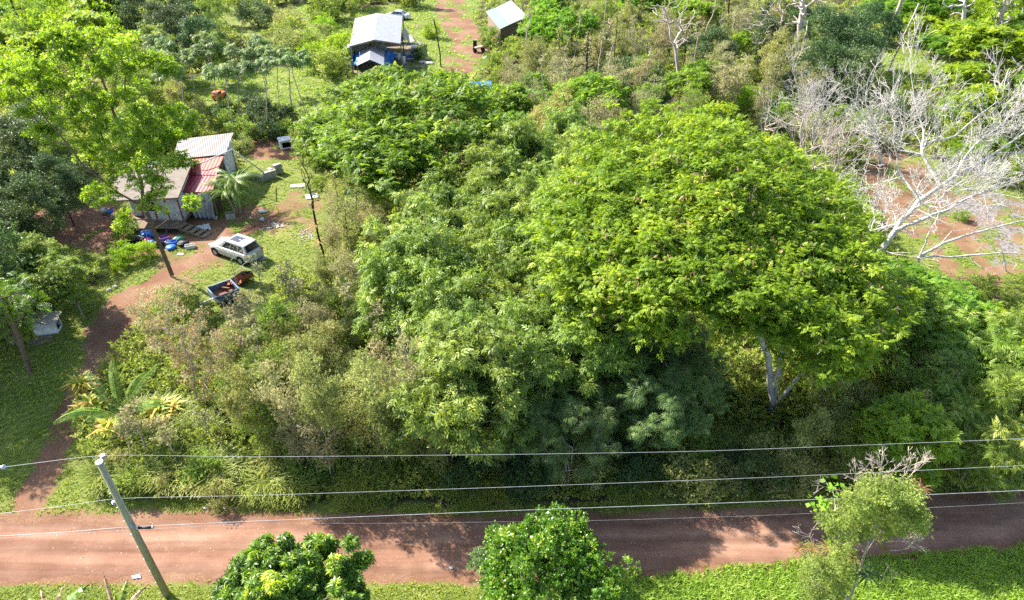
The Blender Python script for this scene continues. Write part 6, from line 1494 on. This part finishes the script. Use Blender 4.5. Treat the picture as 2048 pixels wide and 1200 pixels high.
fill([(1420, -40), (1720, -40), (1640, 40), (1640, 180), (1500, 200), (1420, 180)], [('olive', 3), ('tan', 3), ('dark', 1)], 3.6, (6, 8.5), 'behind the tall bare trees at upper right', 'trees behind the bare trunks', maxn=20)
fill([(190, 880), (300, 860), (460, 880), (480, 980), (330, 990), (200, 960)], [('olivebush', 2), ('greenbush', 1)], 1.7, (1.0, 1.7), 'in the tall grass right of the pole', 'bushes in the roadside grass', maxn=9)
for a, b, h, k in ((545, 925, 6.8, 'olive'), (615, 940, 7.6, 'tan'), (690, 930, 8.2, 'olive'), (765, 940, 7.8, 'olive'), (845, 930, 8.4, 'tan'), (905, 940, 7.5, 'greenscrub')):
    g0 = P(a, b, 0); place(k, g0.x, g0.y, h, 'tall in the front row above the road', 'tall scrub trees of the front row', .75)
for a, b, h in ((1650, 70, 9), (1700, 90, 9.5), (1640, 140, 8), (1700, 150, 8), (1740, 60, 9), (1600, 170, 5)): at_px('dark', a, b, h, 'in the dark clump beside the leaning trunk', 'dark evergreens at upper right')
fill([(1790, -40), (2130, -40), (2130, 110), (1930, 115), (1860, 90), (1800, 70)], [('brightbush', 3), ('albizia_bright', 2), ('albizia', 2)], 4.2, (5, 7.5), 'in the bright growth at the top right', 'bright growth at the top right', maxn=20, wide=1.3)
fill([(1910, 150), (2130, 130), (2130, 250), (1960, 225), (1900, 190)], [('albizia', 2), ('albizia_bright', 1)], 3.2, (4.5, 6.5), 'at the right edge above the white dead tree', 'feathery trees at the right edge', maxn=9)
fill([(1270, 200), (1330, 190), (1480, 190), (1560, 190), (1700, 200), (1730, 280), (1690, 320), (1560, 270), (1440, 215), (1330, 215)], [('deadpink', 1)], 1.6, (4.5, 7.0), 'above the big umbrella crown', 'low dead trees behind the big crown', maxn=10)
fill([(1460, 180), (1900, 190), (1900, 230), (1720, 290), (1560, 250)], [('greenbush', 2), ('olivebush', 2), ('brightbush', 1)], 2.4, (2, 3.2), 'under the low dead trees', 'bushes under the dead trees', maxn=22)
fill([(860, 400), (890, 300), (1000, 260), (1040, 290), (960, 360), (900, 430)], [('olive', 3), ('tan', 1), ('dark', 1)], 2.2, (4, 6.5), 'between the two feathery crowns', 'trees between the feathery crowns', maxn=14)
fill([(1000, 200), (1060, 170), (1200, 260), (1230, 330), (1150, 300), (1020, 270)], [('albizia', 1), ('olive', 1), ('tan', 1)], 2.6, (4, 6), 'behind the central canopy', 'trees behind the central canopy', maxn=12)
fill([(-60, -40), (240, -40), (215, 50), (100, 100), (-60, 140)], [('albizia_bright', 2), ('greenscrub', 2), ('albizia', 1), ('brightbush', 1)], 3.6, (5, 7.5), 'in the top left corner', 'trees in the top left corner', maxn=24)
fill([(210, -40), (450, -40), (410, 60), (300, 80), (230, 50)], [('dark', 3), ('greenscrub', 1)], 3.8, (7, 9), 'at the top edge behind the tall loose tree', 'dark trees at the top left', maxn=12)
fill([(440, -50), (900, -50), (860, -20), (700, 10), (560, 10), (500, 30)], [('greenbush', 2), ('greenscrub', 1), ('darkbush', 1), ('dark', 1)], 3.6, (3.5, 6), 'at the top edge left of the far driveway', 'growth at the top edge', maxn=20)
fill([(540, 10), (640, 20), (700, 60), (660, 120), (600, 110), (560, 60)], [('greenbush', 2), ('olivebush', 1), ('brightbush', 1)], 3.0, (2.5, 4.5), 'left of the white-roofed house', 'bushes left of the white-roofed house', maxn=10)
fill([(310, 100), (420, 90), (540, 95), (605, 130), (600, 160), (420, 185), (330, 170)], [('umbrella', 1)], 3.1, (7, 8.5), 'in the far grass', 'umbrella-leaved trees in the far grass', maxn=15)
fill([(440, 200), (530, 195), (580, 230), (570, 265), (480, 260), (440, 250)], [('darkbush', 2), ('greenbush', 1)], 1.9, (1.8, 2.8), 'behind the pale metal roof', 'bushes behind the left shack', maxn=12)
fill([(575, 240), (680, 240), (700, 310), (640, 300), (600, 290)], [('greenbush', 2), ('olivebush', 1)], 2.3, (1.8, 3.0), 'right of the left shack beyond the yard', 'bushes beyond the yard', maxn=8)
fill([(640, 290), (700, 300), (760, 360), (690, 400), (630, 360)], [('olivebush', 1), ('greenbush', 1)], 2.6, (1.5, 2.4), 'under the forked feathery tree', 'bushes under the feathery tree', maxn=8)
fill([(-80, 270), (80, 230), (160, 300), (110, 380), (60, 440), (-80, 450)], [('dark', 3), ('greenscrub', 1)], 2.6, (5.5, 8), 'at the left edge under the tall loose tree', 'dark trees at the left edge', maxn=12)
fill([(-80, 520), (60, 500), (150, 545), (150, 590), (80, 620), (-80, 640)], [('trema', 1), ('weeping', 1)], 2.0, (3.6, 5.0), 'at the left edge above the white kennel', 'trees at the left edge', maxn=10)
fill([(215, 90), (420, 70), (450, 100), (330, 150), (230, 160)], [('greenscrub', 2), ('trema', 1), ('dark', 1)], 2.8, (5, 7.5), 'behind the umbrella-leaved group', 'trees behind the umbrella-leaved group', maxn=9)
fill([(200, 180), (330, 150), (400, 200), (420, 250), (250, 260)], [('greenscrub', 1), ('greenbush', 1), ('olive', 1)], 2.6, (3.5, 5), 'behind the tall loose tree', 'growth behind the tall loose tree', maxn=12)
fill([(520, 900), (900, 880), (1400, 880), (1700, 890), (1800, 930), (1500, 950), (1000, 940), (560, 930)], [('olivebush', 2), ('greenbush', 3), ('darkbush', 2)], 1.4, (1.3, 2.3), 'in the shade along the far roadside', 'bushes along the far roadside', maxn=30)
fill([(1960, 560), (2120, 540), (2120, 640), (1960, 640)], [('greenbush', 1), ('brightbush', 1)], 2.4, (1.2, 2.0), 'at the right edge beyond the red soil', 'bushes beyond the red soil', maxn=6)
fill([(1900, 240), (2120, 250), (2120, 400), (1980, 340)], [('greenbush', 2), ('brightbush', 1)], 3.0, (1.5, 3.0), 'behind the white dead tree', 'bushes behind the white dead tree', maxn=14)
for a, b, h, k, ph in ((250, 500, 1.6, 'brightbush', 'on the litter heap beside the shack'), (285, 498, 1.5, 'brightbush', 'on the litter heap beside the shack'), (235, 530, 1.0, 'brightbush', 'below the litter heap'), (245, 465, 1.5, 'greenbush', 'against the shack porch'), (862, 55, 2.6, 'brightbush', 'standing alone beside the far driveway'),
                       (1260, 150, 5.5, 'darkbush', 'with broad leaves in the far scrub'), (1290, 165, 5, 'darkbush', 'with broad leaves in the far scrub'), (485, 285, 1.8, 'olivebush', 'dried out behind the feather palms'), (1190, 790, 2.2, 'olivebush', 'in the hollow below the umbrella crown'), (985, 120, 2.4, 'greenbush', 'right of the far driveway'), (980, 70, 3, 'greenbush', 'right of the far driveway'),
                       (1000, 150, 3, 'greenbush', 'right of the far driveway'), (1035, 95, 3.5, 'greenbush', 'right of the far driveway'), (835, 105, 1.6, 'darkbush', 'among the pots of the white-roofed house'), (1925, 428, 1.0, 'greenbush', 'on the grey gravel'), (1760, 700, 2.5, 'albizia', 'in the understorey at the right')):
    at_px(k, a, b, h, ph, 'garden bushes' if 'bush' in k else None)
for a, b, h in ((-110, 560, 10), (-170, 660, 9), (-230, 600, 10)): at_px('dark', a, b, h, 'past the left edge of the lawn', 'dark evergreens left of the lawn', zf=.5)
bpy.context.view_layer.update()
from collections import defaultdict
rows = defaultdict(list)
for o, k, ph, h in PLACED: rows[(k, ph)].append((pix((o.location.x, o.location.y, h * .7))[0], o, h))
for (k, ph), L in rows.items():
    L.sort(key=lambda q: q[0])
    for i, (_, o, h) in enumerate(L):
        o['label'] = f'{KLABEL[k]} {ph}' + (f', {ordinal(i + 1)} from left' if len(L) > 1 else '')
for lst in PROTO.values():
    for root, _ in lst:
        for ch in list(root.children): bpy.data.objects.remove(ch)
        bpy.data.objects.remove(root)
print('placed', len(PLACED), 'objects', len(bpy.data.objects))
